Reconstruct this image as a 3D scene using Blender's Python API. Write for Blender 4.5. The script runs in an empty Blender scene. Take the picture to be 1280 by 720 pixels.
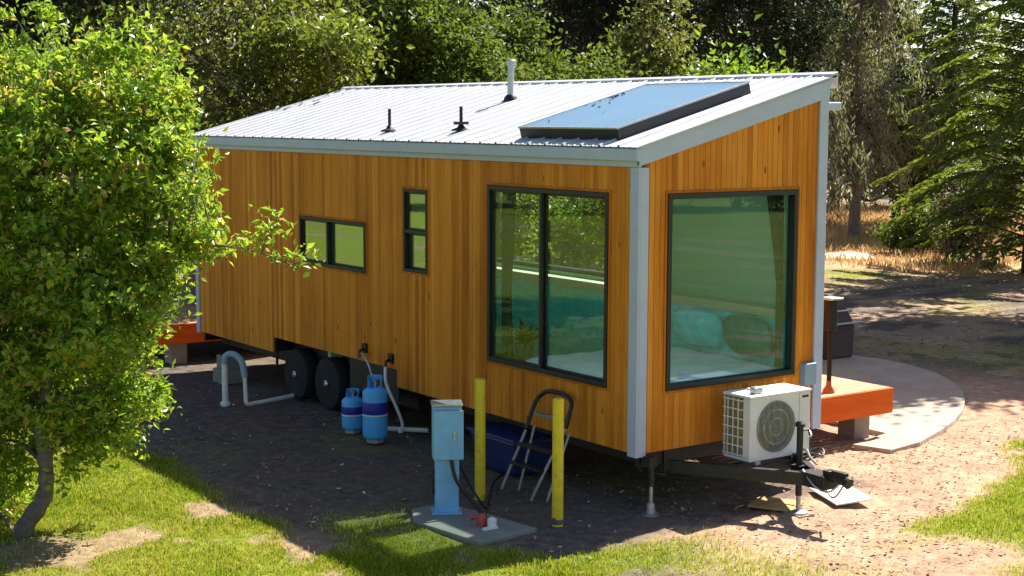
import bpy, bmesh, math, random
import numpy as np
from mathutils import Vector, Matrix
R = math.radians
SC = bpy.context.scene
COL = SC.collection
rng = np.random.default_rng(7)
random.seed(7)

# ------------------------------------------------------------------ materials
def new_mat(name):
    m = bpy.data.materials.new(name); m.use_nodes = True
    nt = m.node_tree; nt.nodes.clear()
    return m, nt, nt.nodes.new('ShaderNodeOutputMaterial')
def N(nt, t, **kw):
    n = nt.nodes.new(t)
    for k, v in kw.items():
        if hasattr(n, k) and k not in n.inputs: setattr(n, k, v)
        else: n.inputs[k].default_value = v
    return n
def L(nt, a, b): nt.links.new(a, b)
def c4(c): return (c[0], c[1], c[2], 1)
def ramp(nt, fac, stops):
    r = nt.nodes.new('ShaderNodeValToRGB'); e = r.color_ramp.elements
    while len(e) < len(stops): e.new(.5)
    for el, (p, c) in zip(e, stops): el.position = p; el.color = c4(c)
    L(nt, fac, r.inputs[0]); return r.outputs[0]
def mixc(nt, fac, a, b, mode='MIX'):
    m = nt.nodes.new('ShaderNodeMix'); m.data_type = 'RGBA'; m.blend_type = mode
    for sock, v in ((m.inputs[0], fac), (m.inputs[6], a), (m.inputs[7], b)):
        if hasattr(v, 'is_linked'): L(nt, v, sock)
        else: sock.default_value = v if not isinstance(v, tuple) else c4(v)
    return m.outputs[2]
def math_(nt, op, a, b=0.0, clamp=False):
    m = nt.nodes.new('ShaderNodeMath'); m.operation = op; m.use_clamp = clamp
    for s, v in ((m.inputs[0], a), (m.inputs[1], b)):
        if hasattr(v, 'is_linked'): L(nt, v, s)
        else: s.default_value = v
    return m.outputs[0]
def noise(nt, scale, detail=4, rough=.55, mapping=None, coord='Object'):
    tc = nt.nodes.new('ShaderNodeTexCoord'); out = tc.outputs[coord]
    if mapping:
        mp = nt.nodes.new('ShaderNodeMapping'); mp.inputs['Scale'].default_value = mapping
        L(nt, out, mp.inputs[0]); out = mp.outputs[0]
    n = nt.nodes.new('ShaderNodeTexNoise'); n.inputs['Scale'].default_value = scale
    n.inputs['Detail'].default_value = detail; n.inputs['Roughness'].default_value = rough
    L(nt, out, n.inputs['Vector']); return n.outputs['Fac']
def bump(nt, h, strength=.3, dist=.01):
    b = nt.nodes.new('ShaderNodeBump'); b.inputs['Strength'].default_value = strength
    b.inputs['Distance'].default_value = dist; L(nt, h, b.inputs['Height']); return b.outputs[0]
def attr(nt, name):
    a = nt.nodes.new('ShaderNodeAttribute'); a.attribute_name = name; return a.outputs['Fac']

def simple(name, col, rough=.5, metal=0., var=.18, nscale=6, bstr=.0, bscale=60, dirt=None, dirt_amt=.35):
    """painted / metal / plastic surface with uneven tone, scuffs and dirt patches"""
    m, nt, out = new_mat(name)
    p = N(nt, 'ShaderNodeBsdfPrincipled', Roughness=rough, Metallic=metal)
    n1 = noise(nt, nscale, 5, .6)
    lo = tuple(max(0, x*(1-var)) for x in col); hi = tuple(min(1, x*(1+var)) for x in col)
    c = ramp(nt, n1, [(.3, lo), (.7, hi)])
    if dirt:
        n2 = noise(nt, nscale*2.3, 8, .7)
        f = ramp(nt, n2, [(.52, (0, 0, 0)), (.72, (dirt_amt,)*3)])
        c = mixc(nt, f, c, dirt)
    L(nt, c, p.inputs['Base Color'])
    r = nt.nodes.new('ShaderNodeMapRange'); r.inputs[3].default_value = rough*.8; r.inputs[4].default_value = min(1, rough*1.25)
    L(nt, n1, r.inputs[0]); L(nt, r.outputs[0], p.inputs['Roughness'])
    if bstr: L(nt, bump(nt, noise(nt, bscale, 4, .6), bstr, .006), p.inputs['Normal'])
    L(nt, p.outputs[0], out.inputs[0]); return m

def wood(name, dark, mid, light, axis='z', rough=.55, vary=1.0):
    """boards: tone per board from the 'tint' attribute, grain stretched along the board, knots"""
    m, nt, out = new_mat(name)
    mp = {'z': (1, 1, .07), 'x': (.07, 1, 1), 'y': (1, .07, 1)}[axis]
    t = attr(nt, 'tint')
    tc = nt.nodes.new('ShaderNodeTexCoord'); mpn = nt.nodes.new('ShaderNodeMapping')
    mpn.inputs['Scale'].default_value = mp; L(nt, tc.outputs['Object'], mpn.inputs[0])
    off = nt.nodes.new('ShaderNodeVectorMath'); off.operation = 'SCALE'; off.inputs[0].default_value = (13, 7, 31)
    L(nt, t, off.inputs['Scale'])
    ad = nt.nodes.new('ShaderNodeVectorMath'); L(nt, mpn.outputs[0], ad.inputs[0]); L(nt, off.outputs[0], ad.inputs[1])
    g = nt.nodes.new('ShaderNodeTexNoise'); g.inputs['Scale'].default_value = 34; g.inputs['Detail'].default_value = 6
    g.inputs['Roughness'].default_value = .62; g.inputs['Distortion'].default_value = .6; L(nt, ad.outputs[0], g.inputs['Vector'])
    g2 = nt.nodes.new('ShaderNodeTexNoise'); g2.inputs['Scale'].default_value = 9; L(nt, ad.outputs[0], g2.inputs['Vector'])
    f = math_(nt, 'ADD', math_(nt, 'MULTIPLY', t, .5*vary), math_(nt, 'MULTIPLY', g.outputs['Fac'], .55))
    f = math_(nt, 'ADD', f, math_(nt, 'MULTIPLY', math_(nt, 'SUBTRACT', g2.outputs['Fac'], .5), .5))
    c = ramp(nt, f, [(.22, dark), (.52, mid), (.86, light)])
    vo = nt.nodes.new('ShaderNodeTexVoronoi'); vo.inputs['Scale'].default_value = 4.2
    mk_ = nt.nodes.new('ShaderNodeMapping'); s = {'z': (1, 1, .45), 'x': (.45, 1, 1), 'y': (1, .45, 1)}[axis]
    mk_.inputs['Scale'].default_value = s; L(nt, tc.outputs['Object'], mk_.inputs[0]); L(nt, mk_.outputs[0], vo.inputs['Vector'])
    kn = ramp(nt, vo.outputs['Distance'], [(.035, (.85,)*3), (.10, (0, 0, 0))])
    c = mixc(nt, kn, c, tuple(x*.35 for x in dark))
    we = ramp(nt, noise(nt, 1.1, 6, .65, tuple(q*(1 if q == 1 else 5) for q in mp)), [(.36, (.70, .66, .62)), (.56, (1, 1, 1))])
    c = mixc(nt, .7, c, we, 'MULTIPLY')
    p = N(nt, 'ShaderNodeBsdfPrincipled', Roughness=rough); p.inputs['Specular IOR Level'].default_value = .12
    L(nt, c, p.inputs['Base Color']); L(nt, bump(nt, g.outputs['Fac'], .25, .004), p.inputs['Normal'])
    L(nt, p.outputs[0], out.inputs[0]); return m

def leaf_mat(name, stops, trans=.35, rough=.42, spec=.5):
    m, nt, out = new_mat(name)
    c = ramp(nt, attr(nt, 'tint'), stops)
    p = N(nt, 'ShaderNodeBsdfPrincipled', Roughness=rough); p.inputs['Specular IOR Level'].default_value = spec
    L(nt, c, p.inputs['Base Color'])
    tr = N(nt, 'ShaderNodeBsdfTranslucent'); 
    L(nt, mixc(nt, .35, c, (.45, .6, .04)) if trans > .3 else c, tr.inputs['Color'])
    mx = N(nt, 'ShaderNodeMixShader'); mx.inputs[0].default_value = trans
    L(nt, p.outputs[0], mx.inputs[1]); L(nt, tr.outputs[0], mx.inputs[2]); L(nt, mx.outputs[0], out.inputs[0])
    return m

def glass_mat(name, tint, refl=.07, rough=.0, gtint=(.86, 1, .98)):
    m, nt, out = new_mat(name)
    tr = N(nt, 'ShaderNodeBsdfTransparent'); tr.inputs[0].default_value = c4(tint)
    gl = N(nt, 'ShaderNodeBsdfGlossy', Roughness=rough); gl.inputs[0].default_value = c4(gtint)
    lw = N(nt, 'ShaderNodeLayerWeight'); lw.inputs[0].default_value = .5
    f = math_(nt, 'POWER', lw.outputs['Facing'], 5.0)
    f = math_(nt, 'ADD', math_(nt, 'MULTIPLY', f, .9), refl, True)
    mx = N(nt, 'ShaderNodeMixShader'); L(nt, f, mx.inputs[0]); L(nt, tr.outputs[0], mx.inputs[1]); L(nt, gl.outputs[0], mx.inputs[2])
    L(nt, bump(nt, noise(nt, .8, 0), .012, .02), gl.inputs['Normal'])
    L(nt, mx.outputs[0], out.inputs[0]); return m

M = {}
M['siding'] = wood('siding_wood', (.43, .132, .012), (.64, .222, .020), (.78, .33, .050))
M['deck_top'] = wood('deck_boards', (.36, .19, .105), (.48, .28, .17), (.57, .37, .245), 'x', .6)
M['deck_face'] = wood('deck_stain', (.62, .10, .010), (.78, .15, .018), (.85, .19, .03), 'x', .5)
M['plywood'] = wood('plywood', (.42, .27, .11), (.55, .37, .16), (.66, .47, .24), 'x', .7)
M['trim'] = simple('grey_trim_paint', (.41, .46, .59), .45, 0, .05, 3, .04, 200, (.30, .29, .27), .25)
M['black'] = simple('black_aluminium', (.005, .005, .006), .45, 0, .25, 8)
M['steel'] = simple('black_steel', (.02, .019, .018), .5, .3, .35, 9, .15, 60, (.09, .05, .03), .5)
M['rubber'] = simple('tyre_rubber', (.007, .007, .008), .85, 0, .3, 14, .3, 90, (.05, .045, .04), .25)
M['chrome'] = simple('silver_metal', (.55, .56, .57), .3, .9, .12, 14)
M['rail'] = simple('dull_aluminium', (.26, .27, .28), .4, .7, .2, 14)
M['galv'] = simple('galvanised_metal', (.40, .42, .44), .38, .75, .2, 25, 0, 60, (.3, .28, .25), .3)
M['roofmetal'] = simple('roof_metal', (.46, .465, .48), .45, .15, .05, 2.2, .03, 30, (.5, .48, .44), .22)
M['pvc'] = simple('white_pvc', (.70, .70, .68), .45, 0, .08, 7, 0, 60, (.35, .31, .25), .4)
M['ac'] = simple('ac_casing', (.68, .68, .66), .45, 0, .05, 5, .02, 90, (.45, .42, .36), .25)
M['ac_dark'] = simple('fan_grille_dark', (.07, .072, .075), .5, .2, .2, 14)
M['coil'] = simple('coil_fins', (.42, .36, .20), .45, .35, .3, 40, .2, 120)
M['yellow'] = simple('yellow_paint', (.72, .52, .015), .5, 0, .12, 5, .06, 60, (.30, .19, .04), .75)
M['pedestal'] = simple('pedestal_enamel', (.17, .42, .68), .42, .0, .16, 4, .03, 60, (.36, .38, .34), .8)
M['lpgblue'] = simple('tank_paint', (.06, .40, .88), .4, 0, .12, 7, .03, 60, (.22, .26, .28), .6)
M['lpgband'] = simple('tank_label', (.015, .02, .30), .45, 0, .12, 9)
M['bin'] = simple('blue_plastic', (.006, .018, .11), .45, 0, .15, 5, .04, 40, (.08, .08, .09), .3)
M['concrete'] = simple('concrete', (.37, .30, .225), .85, 0, .15, 1.6, .25, 60, (.22, .17, .125), .6)
M['slab'] = simple('slab_concrete', (.20, .195, .17), .88, 0, .14, 4, .3, 70, (.2, .18, .14), .5)
M['pier'] = simple('pier_block', (.34, .26, .21), .9, 0, .15, 6, .3, 60)
M['whiteboard'] = simple('white_sheet', (.80, .80, .79), .5, 0, .04, 6, .0, 60, (.5, .45, .4), .2)
M['brownbox'] = simple('dark_cover', (.06, .035, .028), .7, 0, .3, 7, .2, 40)
M['red'] = simple('red_plastic', (.42, .05, .035), .5, 0, .2, 20)
M['boxblue'] = simple('disconnect_box', (.22, .32, .42), .5, .1, .1, 9)
M['teal'] = simple('teal_fabric', (.06, .66, .74), .9, 0, .2, 9, .25, 300)
M['tealdark'] = simple('dark_teal_fabric', (.02, .17, .17), .9, 0, .25, 9, .25, 300)
M['sheet'] = simple('white_linen', (.78, .79, .76), .9, 0, .05, 7, .3, 40)
M['inner'] = simple('interior_panel', (.30, .46, .36), .7, 0, .06, 2, .02, 40)
M['cream'] = simple('cream_ledge', (.48, .44, .33), .6, 0, .06, 3)
M['floorwood'] = simple('interior_floor', (.30, .20, .11), .6, 0, .2, 4)
M['curtain'] = simple('dark_curtain', (.012, .02, .018), .95, 0, .3, 12, .3, 200)
M['pot'] = simple('plant_pot', (.05, .05, .05), .6, 0, .15, 9)
M['terracotta'] = simple('rust_base', (.35, .08, .03), .6, 0, .2, 9)
M['glass'] = glass_mat('tinted_glass', (.88, .96, .94), .048, .0, (.80, .95, .95))
M['glass_clear'] = glass_mat('window_glass', (.70, .82, .74), .20)
M['glass_sky'] = glass_mat('skylight_glass', (.95, .98, .98), .25, .0, (.90, 1, .96))
M['bark'] = simple('bark', (.13, .105, .085), .95, 0, .45, 9, .9, 28, (.04, .03, .025), .7)
M['bark_dark'] = simple('dark_bark', (.055, .042, .034), .95, 0, .4, 6, .9, 22)
M['bark_grey'] = simple('grey_bark', (.17, .14, .125), .95, 0, .35, 6, .9, 22)
M['leaf_near'] = leaf_mat('leaf_bright_green', [(0, (.03, .065, .012)), (.3, (.085, .19, .016)), (.65, (.23, .37, .026)), (.9, (.42, .47, .055)), (1, (.45, .26, .08))], .55, .34, .6)
M['leaf_olive'] = leaf_mat('leaf_olive', [(0, (.025, .035, .010)), (.4, (.07, .075, .017)), (.75, (.155, .13, .03)), (1, (.34, .28, .16))], .34, .45, .4)
M['leaf_mid'] = leaf_mat('leaf_mid_green', [(0, (.02, .048, .010)), (.45, (.05, .095, .016)), (.8, (.10, .145, .028)), (1, (.18, .20, .055))], .32, .55, .25)
M['leaf_yellow'] = leaf_mat('leaf_yellow_green', [(0, (.04, .07, .01)), (.5, (.12, .15, .018)), (1, (.24, .22, .03))], .38)
M['leaf_lime'] = leaf_mat('leaf_lime', [(0, (.05, .12, .01)), (.5, (.13, .26, .018)), (1, (.22, .36, .03))], .45)
M['leaf_dark'] = leaf_mat('leaf_dark_green', [(0, (.006, .012, .005)), (.6, (.020, .031, .010)), (1, (.07, .08, .028))], .25, .6, .2)
M['leaf_pale'] = leaf_mat('leaf_pale_olive', [(0, (.05, .06, .025)), (.5, (.15, .15, .07)), (1, (.34, .31, .19))], .25)
M['leaf_grey'] = leaf_mat('needle_grey', [(0, (.07, .064, .06)), (.5, (.22, .19, .17)), (.85, (.38, .34, .29)), (1, (.24, .26, .10))], .35, .8, .15)
M['leaf_conifer'] = leaf_mat('needle_green', [(0, (.02, .045, .012)), (.5, (.07, .12, .02)), (1, (.20, .25, .035))], .35)
M['grass'] = leaf_mat('grass_blades', [(0, (.07, .12, .008)), (.35, (.185, .26, .012)), (.6, (.35, .345, .022)), (1, (.55, .40, .15))], .4, .6, .2)
M['drygrass'] = leaf_mat('dry_grass_blades', [(0, (.40, .24, .10)), (.5, (.62, .42, .20)), (1, (.78, .60, .36))], .3, .8, .1)
M['chips'] = leaf_mat('litter_chips', [(0, (.07, .045, .033)), (.5, (.22, .145, .105)), (.85, (.40, .29, .22)), (1, (.56, .45, .36))], .0, .9, .1)

def ground_material():
    m, nt, out = new_mat('ground_soil')
    g, dr, cl = attr(nt, 'grass'), attr(nt, 'dry'), attr(nt, 'clay')
    n1, n2, n3 = noise(nt, .9, 6, .6), noise(nt, 7, 8, .68), noise(nt, 45, 5, .7)
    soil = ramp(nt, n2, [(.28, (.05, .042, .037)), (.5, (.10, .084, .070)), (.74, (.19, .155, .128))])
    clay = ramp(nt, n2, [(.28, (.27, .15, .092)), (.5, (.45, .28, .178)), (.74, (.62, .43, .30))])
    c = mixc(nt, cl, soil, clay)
    spk = ramp(nt, n3, [(.33, (.58,)*3), (.5, (1, 1, 1)), (.70, (1.28,)*3)])
    c = mixc(nt, .8, c, spk, 'MULTIPLY')
    c = mixc(nt, ramp(nt, n1, [(.4, (0, 0, 0)), (.62, (.4,)*3)]), c, (.17, .11, .08))
    gr = ramp(nt, n2, [(.25, (.07, .10, .010)), (.5, (.16, .19, .017)), (.66, (.27, .25, .03)), (.8, (.42, .32, .12))])
    c = mixc(nt, g, c, gr)
    dg = ramp(nt, n2, [(.3, (.36, .20, .08)), (.7, (.60, .40, .19))])
    c = mixc(nt, dr, c, dg)
    p = N(nt, 'ShaderNodeBsdfPrincipled', Roughness=.95); p.inputs['Specular IOR Level'].default_value = .15
    L(nt, c, p.inputs['Base Color'])
    h = math_(nt, 'ADD', math_(nt, 'MULTIPLY', n2, .7), math_(nt, 'MULTIPLY', n3, .5))
    L(nt, bump(nt, h, .9, .03), p.inputs['Normal'])
    L(nt, p.outputs[0], out.inputs[0]); return m
M['ground'] = ground_material()

# ------------------------------------------------------------------ object helpers
def root_loc(o):
    while o.parent: o = o.parent
    return o.location
def tag(o, label=None, cat=None, group=None, kind=None):
    for k, v in (('label', label), ('category', cat), ('group', group), ('kind', kind)):
        if v: o[k] = v
    return o
def thing(name, label, cat, loc=(0, 0, 0), group=None):
    o = bpy.data.objects.new(name, None); COL.objects.link(o); o.location = loc; o.empty_display_size = .2
    return tag(o, label, cat, group)
def link(name, me, mat, parent, loc, smooth, bev):
    me.materials.append(mat)
    me.polygons.foreach_set('use_smooth', [bool(smooth)]*len(me.polygons))
    o = bpy.data.objects.new(name, me); COL.objects.link(o)
    if parent: o.parent = parent
    else: o.location = loc
    if bev:
        b = o.modifiers.new('bevel', 'BEVEL'); b.width = bev; b.segments = 2; b.limit_method = 'ANGLE'; b.angle_limit = R(40)
    return o
def obj(name, bm, mat, parent=None, loc=(0, 0, 0), smooth=False, bev=0, autosm=False):
    """link a bmesh drawn in world coordinates as ONE mesh object"""
    base = root_loc(parent) if parent else Vector(loc)
    bmesh.ops.translate(bm, vec=-Vector(base), verts=bm.verts)
    bmesh.ops.recalc_face_normals(bm, faces=bm.faces)
    me = bpy.data.meshes.new(name); bm.to_mesh(me); bm.free()
    o = link(name, me, mat, parent, loc, smooth or autosm, bev)
    if autosm: me.set_sharp_from_angle(angle=R(35))
    return o
def raw(name, V, F, mat, parent=None, loc=(0, 0, 0), tint=None, smooth=False, extra=None):
    """numpy mesh: V (n,3) world coordinates, F (m,k) faces; tint = one value per face"""
    base = np.array(root_loc(parent) if parent else loc)
    V = np.asarray(V, float)-base; F = np.asarray(F, np.int32)
    me = bpy.data.meshes.new(name); k = F.shape[1]
    me.vertices.add(len(V)); me.vertices.foreach_set('co', V.ravel())
    me.loops.add(F.size); me.loops.foreach_set('vertex_index', F.ravel())
    me.polygons.add(len(F)); me.polygons.foreach_set('loop_start', np.arange(0, F.size, k, dtype=np.int32))
    me.polygons.foreach_set('loop_total', np.full(len(F), k, np.int32))
    me.update(calc_edges=True)
    if tint is not None:
        a = me.attributes.new('tint', 'FLOAT', 'FACE'); a.data.foreach_set('value', np.asarray(tint, np.float32))
    for n_, v in (extra or {}).items():
        a = me.attributes.new(n_, 'FLOAT', 'POINT'); a.data.foreach_set('value', np.asarray(v, np.float32))
    return link(name, me, mat, parent, loc, smooth, 0)
def B(): return bmesh.new()
def box(bm, x0, x1, y0, y1, z0, z1, mtx=None):
    vs = [bm.verts.new((x, y, z)) for x in (x0, x1) for y in (y0, y1) for z in (z0, z1)]
    for f in ((0, 1, 3, 2), (4, 6, 7, 5), (0, 4, 5, 1), (2, 3, 7, 6), (0, 2, 6, 4), (1, 5, 7, 3)):
        bm.faces.new([vs[i] for i in f])
    if mtx: bmesh.ops.transform(bm, matrix=mtx, verts=vs)
    return vs
def hexa(bm, p8):
    """p8: bottom ring of four, top ring of four"""
    vs = [bm.verts.new(p) for p in p8]
    for f in ((3, 2, 1, 0), (4, 5, 6, 7), (0, 1, 5, 4), (1, 2, 6, 5), (2, 3, 7, 6), (3, 0, 4, 7)): bm.faces.new([vs[i] for i in f])
    return vs
def prism(bm, poly, z0, z1):
    a = [bm.verts.new((x, y, z0)) for x, y in poly]; b = [bm.verts.new((x, y, z1)) for x, y in poly]
    n = len(poly); bm.faces.new(a[::-1]); bm.faces.new(b)
    for i in range(n): bm.faces.new((a[i], a[(i+1) % n], b[(i+1) % n], b[i]))
def frame_of(d):
    d = Vector(d).normalized(); u = d.orthogonal().normalized(); return u, d.cross(u)
def tube(bm, pts, r, n=10, caps=True):
    pts = [Vector(p) for p in pts]; rs = r if isinstance(r, (list, tuple)) else [r]*len(pts)
    rings = []; u = None
    for i, p in enumerate(pts):
        d = (pts[min(i+1, len(pts)-1)]-pts[max(i-1, 0)]).normalized()
        if u is None: u = d.orthogonal().normalized()
        else:
            u = u-d*u.dot(d); u = u.normalized() if u.length > 1e-6 else d.orthogonal().normalized()
        v = d.cross(u)
        rings.append([bm.verts.new(p+(u*math.cos(a)+v*math.sin(a))*rs[i]) for a in [2*math.pi*k/n for k in range(n)]])
    for a, b in zip(rings, rings[1:]):
        for k in range(n): bm.faces.new((a[k], a[(k+1) % n], b[(k+1) % n], b[k]))
    if caps: bm.faces.new(rings[0][::-1]); bm.faces.new(rings[-1])
def lathe(bm, prof, c, n=28, axis='z'):
    """prof: (radius, height) pairs"""
    rings = []
    for r, h in prof:
        ring = []
        for k in range(n):
            a = 2*math.pi*k/n; ca, sa = r*math.cos(a), r*math.sin(a)
            p = {'z': (ca, sa, h), 'x': (h, ca, sa), 'y': (ca, h, sa)}[axis]
            ring.append(bm.verts.new((c[0]+p[0], c[1]+p[1], c[2]+p[2])))
        rings.append(ring)
    for a, b in zip(rings, rings[1:]):
        for k in range(n): bm.faces.new((a[k], a[(k+1) % n], b[(k+1) % n], b[k]))
    bm.faces.new(rings[0][::-1]); bm.faces.new(rings[-1])
def spline(pts, n=8):
    P = [Vector(p) for p in pts]; out = []
    for i in range(len(P)-1):
        a, b, c, d = P[max(i-1, 0)], P[i], P[i+1], P[min(i+2, len(P)-1)]
        for k in range(n):
            t = k/n
            out.append(.5*((2*b)+(c-a)*t+(2*a-5*b+4*c-d)*t*t+(3*b-a-3*c+d)*t**3))
    return out+[P[-1]]

# ------------------------------------------------------------------ value noise
_H = rng.random((256, 256))
def vnoise(x, y):
    xi, yi = np.floor(x).astype(int), np.floor(y).astype(int); fx, fy = x-xi, y-yi
    fx = fx*fx*(3-2*fx); fy = fy*fy*(3-2*fy)
    h = lambda a, b: _H[a % 256, b % 256]
    return (h(xi, yi)*(1-fx)+h(xi+1, yi)*fx)*(1-fy)+(h(xi, yi+1)*(1-fx)+h(xi+1, yi+1)*fx)*fy
def fbm(x, y, s, o=4):
    v = 0; a = .5; t = 0
    for k in range(o): v = v+a*vnoise(x*s*2**k+17*k, y*s*2**k+31*k); t += a; a *= .5
    return v/t
def sstep(a, b, x): t = np.clip((x-a)/(b-a), 0, 1); return t*t*(3-2*t)

# ------------------------------------------------------------------ camera, light, sky
FPX = 1878.2/1280
CAM = np.array((-9.6194, -11.362, 3.9861)); YAW, PITCH, ROLL = R(35.43), R(6.463), R(.178)
Fv = Vector((math.sin(YAW)*math.cos(PITCH), math.cos(YAW)*math.cos(PITCH), -math.sin(PITCH)))
Rv = Vector((math.cos(YAW), -math.sin(YAW), 0)); Uv = Rv.cross(Fv)
R2 = math.cos(ROLL)*Rv+math.sin(ROLL)*Uv; U2 = -math.sin(ROLL)*Rv+math.cos(ROLL)*Uv
cam = bpy.data.cameras.new('camera'); co = bpy.data.objects.new('camera', cam); COL.objects.link(co)
cam.sensor_width = 36; cam.lens = FPX*36; cam.clip_end = 2000; cam.clip_start = .1
co.matrix_world = Matrix(((R2.x, U2.x, -Fv.x, CAM[0]), (R2.y, U2.y, -Fv.y, CAM[1]), (R2.z, U2.z, -Fv.z, CAM[2]), (0, 0, 0, 1)))
SC.camera = co
def ground_at(u, D):
    """ground point at bearing u (photo column) and D metres ahead of the camera"""
    s = (u-640)/1878.2*D
    return np.array((CAM[0]+D*math.sin(YAW)+s*math.cos(YAW), CAM[1]+D*math.cos(YAW)-s*math.sin(YAW), 0.))

SUN = Vector((1, .18, 1.166)).normalized()          # towards the sun
sun = bpy.data.lights.new('sun', 'SUN'); so = bpy.data.objects.new('sun', sun); COL.objects.link(so)
sun.energy = 5; sun.angle = R(.5); sun.color = (1, .94, .84)
so.rotation_euler = SUN.to_track_quat('Z', 'Y').to_euler()
w = bpy.data.worlds.new('World'); SC.world = w; w.use_nodes = True
nt = w.node_tree; nt.nodes.clear()
sky = nt.nodes.new('ShaderNodeTexSky'); sky.sky_type = 'NISHITA'; sky.sun_disc = False
sky.sun_elevation = math.asin(SUN.z); sky.sun_rotation = math.atan2(SUN.x, SUN.y)
sky.air_density = 1.0; sky.dust_density = .8; sky.ozone_density = 1.2
bg = nt.nodes.new('ShaderNodeBackground'); bg.inputs[1].default_value = .064
ow = nt.nodes.new('ShaderNodeOutputWorld'); nt.links.new(sky.outputs[0], bg.inputs[0]); nt.links.new(bg.outputs[0], ow.inputs[0])
SC.view_settings.view_transform = 'Standard'; SC.view_settings.look = 'None'; SC.view_settings.gamma = 1
SC.view_settings.exposure = 1.5
SC.render.engine = 'CYCLES'
SC.cycles.transparent_max_bounces = 16; SC.cycles.max_bounces = 8

# ------------------------------------------------------------------ ground
PAD = [(4.35, .42), (5.0, .52), (5.75, .82), (6.4, 1.12), (7.1, 1.52), (7.7, 1.95), (8.3, 2.45), (8.83, 3.06), (9.25, 3.7), (9.52, 4.4), (9.6, 5.1), (9.5, 5.8), (9.1, 6.5), (8.4, 7.1), (7.4, 7.4), (5.2, 7.4), (5.05, 1.1), (4.2, .9)]
def soft_lines(lo, hi, step, far):
    a = list(np.arange(lo, hi+1e-6, step)); d = step; x = lo
    pre = []
    while x > -far: d *= 1.13; x -= d; pre.append(x)
    d = step; x = a[-1]; post = []
    while x < far: d *= 1.13; x += d; post.append(x)
    return np.array(pre[::-1]+a+post)
def masks(x, y):
    n1 = fbm(x, y, .9, 4)-.5; n2 = fbm(x+50, y-20, .33, 3)-.5; n3 = fbm(x-9, y+77, 2.4, 3)-.5
    left = sstep(-2.75, -3.25, x+n1*1.3)*np.maximum(1-sstep(17, 22, y), sstep(-3, -5, x))
    left = np.maximum(left, .8*np.exp(-(((x+2.3)/.75)**2+((y-.5)/1.1)**2)**2))
    low = sstep(-.45, -.95, y+n1*.8)*sstep(1.0, -1.6, x+n1)*.85
    lowsh = sstep(.9, -.2, y+n1*.8-.25*(x+2.5))*sstep(-1.2, -2.1, x+n1*.5)*.9
    bx = np.interp(x, [1.0, 2.3, 3.5, 4.7, 5.6, 6.5, 8, 12, 20], [-1.95, -1.78, -1.42, -.95, -.1, .15, .2, .3, .5])
    right = sstep(.0, -.4, y-bx+n1*.9)*sstep(.9, 1.7, x)
    hole = np.exp(-(((x-1.55)/.75)**2+((y+2.75)/.6)**2)**2)
    right = right*(1-hole)
    sparse = sstep(.02, .2, n2+n1*.6)*sstep(9.5, 11, x)*(1-sstep(17, 19, x-y*.2))*.4
    strip = (1-sstep(20.2, 21.2, x+n1))*sstep(17, 19, x+n1)*sstep(13.2, 14.5, y+n1*2)*(1-sstep(16.4, 17.2, y+n1-.1*(x-20)))
    shade = .28*sstep(.05, .22, n2+n1*.5)*sstep(-3.2, -2, x)*(1-sstep(1, 3, x))
    behind = .55*sstep(-8, -14, y)
    g = np.clip(np.maximum.reduce([left, low, lowsh, right, sparse, strip*.9, shade, behind]), 0, 1)
    bare = sstep(.08, .22, n3*.75+n1*.8)
    g = g*(1-.8*bare)
    dep = (x-CAM[0])*math.sin(YAW)+(y-CAM[1])*math.cos(YAW)
    dry = np.maximum(sstep(41, 43, dep+n1*3), sstep(36, 37.5, dep+n1*3)*sstep(20.8, 22.2, x+n1))*sstep(17, 20, x)*(1-sstep(64, 75, dep))
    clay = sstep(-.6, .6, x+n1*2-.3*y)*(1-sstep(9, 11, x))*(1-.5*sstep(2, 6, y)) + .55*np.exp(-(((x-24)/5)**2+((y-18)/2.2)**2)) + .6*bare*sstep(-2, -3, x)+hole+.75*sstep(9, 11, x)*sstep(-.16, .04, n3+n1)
    house_shadow = sstep(-.75, -.35, y+n1*.5)*(1-sstep(2.7, 3.4, x+n1*.6))*(1-sstep(10.5, 11.5, y))*sstep(-3.4, -2.6, x)  # house shadow painted into the soil colour: pale clay fades out inside it
    return g, dry, np.clip(clay*(1-.9*house_shadow), 0, 1)
xs, ys = soft_lines(-9, 12, .07, 420), soft_lines(-4, 14, .07, 420)
X, Y = np.meshgrid(xs, ys); nx, ny = len(xs), len(ys)
near = np.exp(-np.maximum(0, np.hypot(X-1, Y-4)-11)/4)
Z = ((fbm(X, Y, 1.3, 4)-.5)*.05+(fbm(X+9, Y, 6, 3)-.5)*.035)*near
Z = Z-.012
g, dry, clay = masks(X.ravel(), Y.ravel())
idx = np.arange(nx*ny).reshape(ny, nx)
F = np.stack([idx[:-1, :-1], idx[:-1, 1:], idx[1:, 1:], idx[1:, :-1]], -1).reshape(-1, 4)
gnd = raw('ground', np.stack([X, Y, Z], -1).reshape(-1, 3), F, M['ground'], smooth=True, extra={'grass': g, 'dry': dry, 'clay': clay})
tag(gnd, kind='structure')
bm = B(); prism(bm, PAD, -.05, .045)
tag(obj('concrete_patio', bm, M['concrete'], bev=.012), kind='structure')
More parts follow.
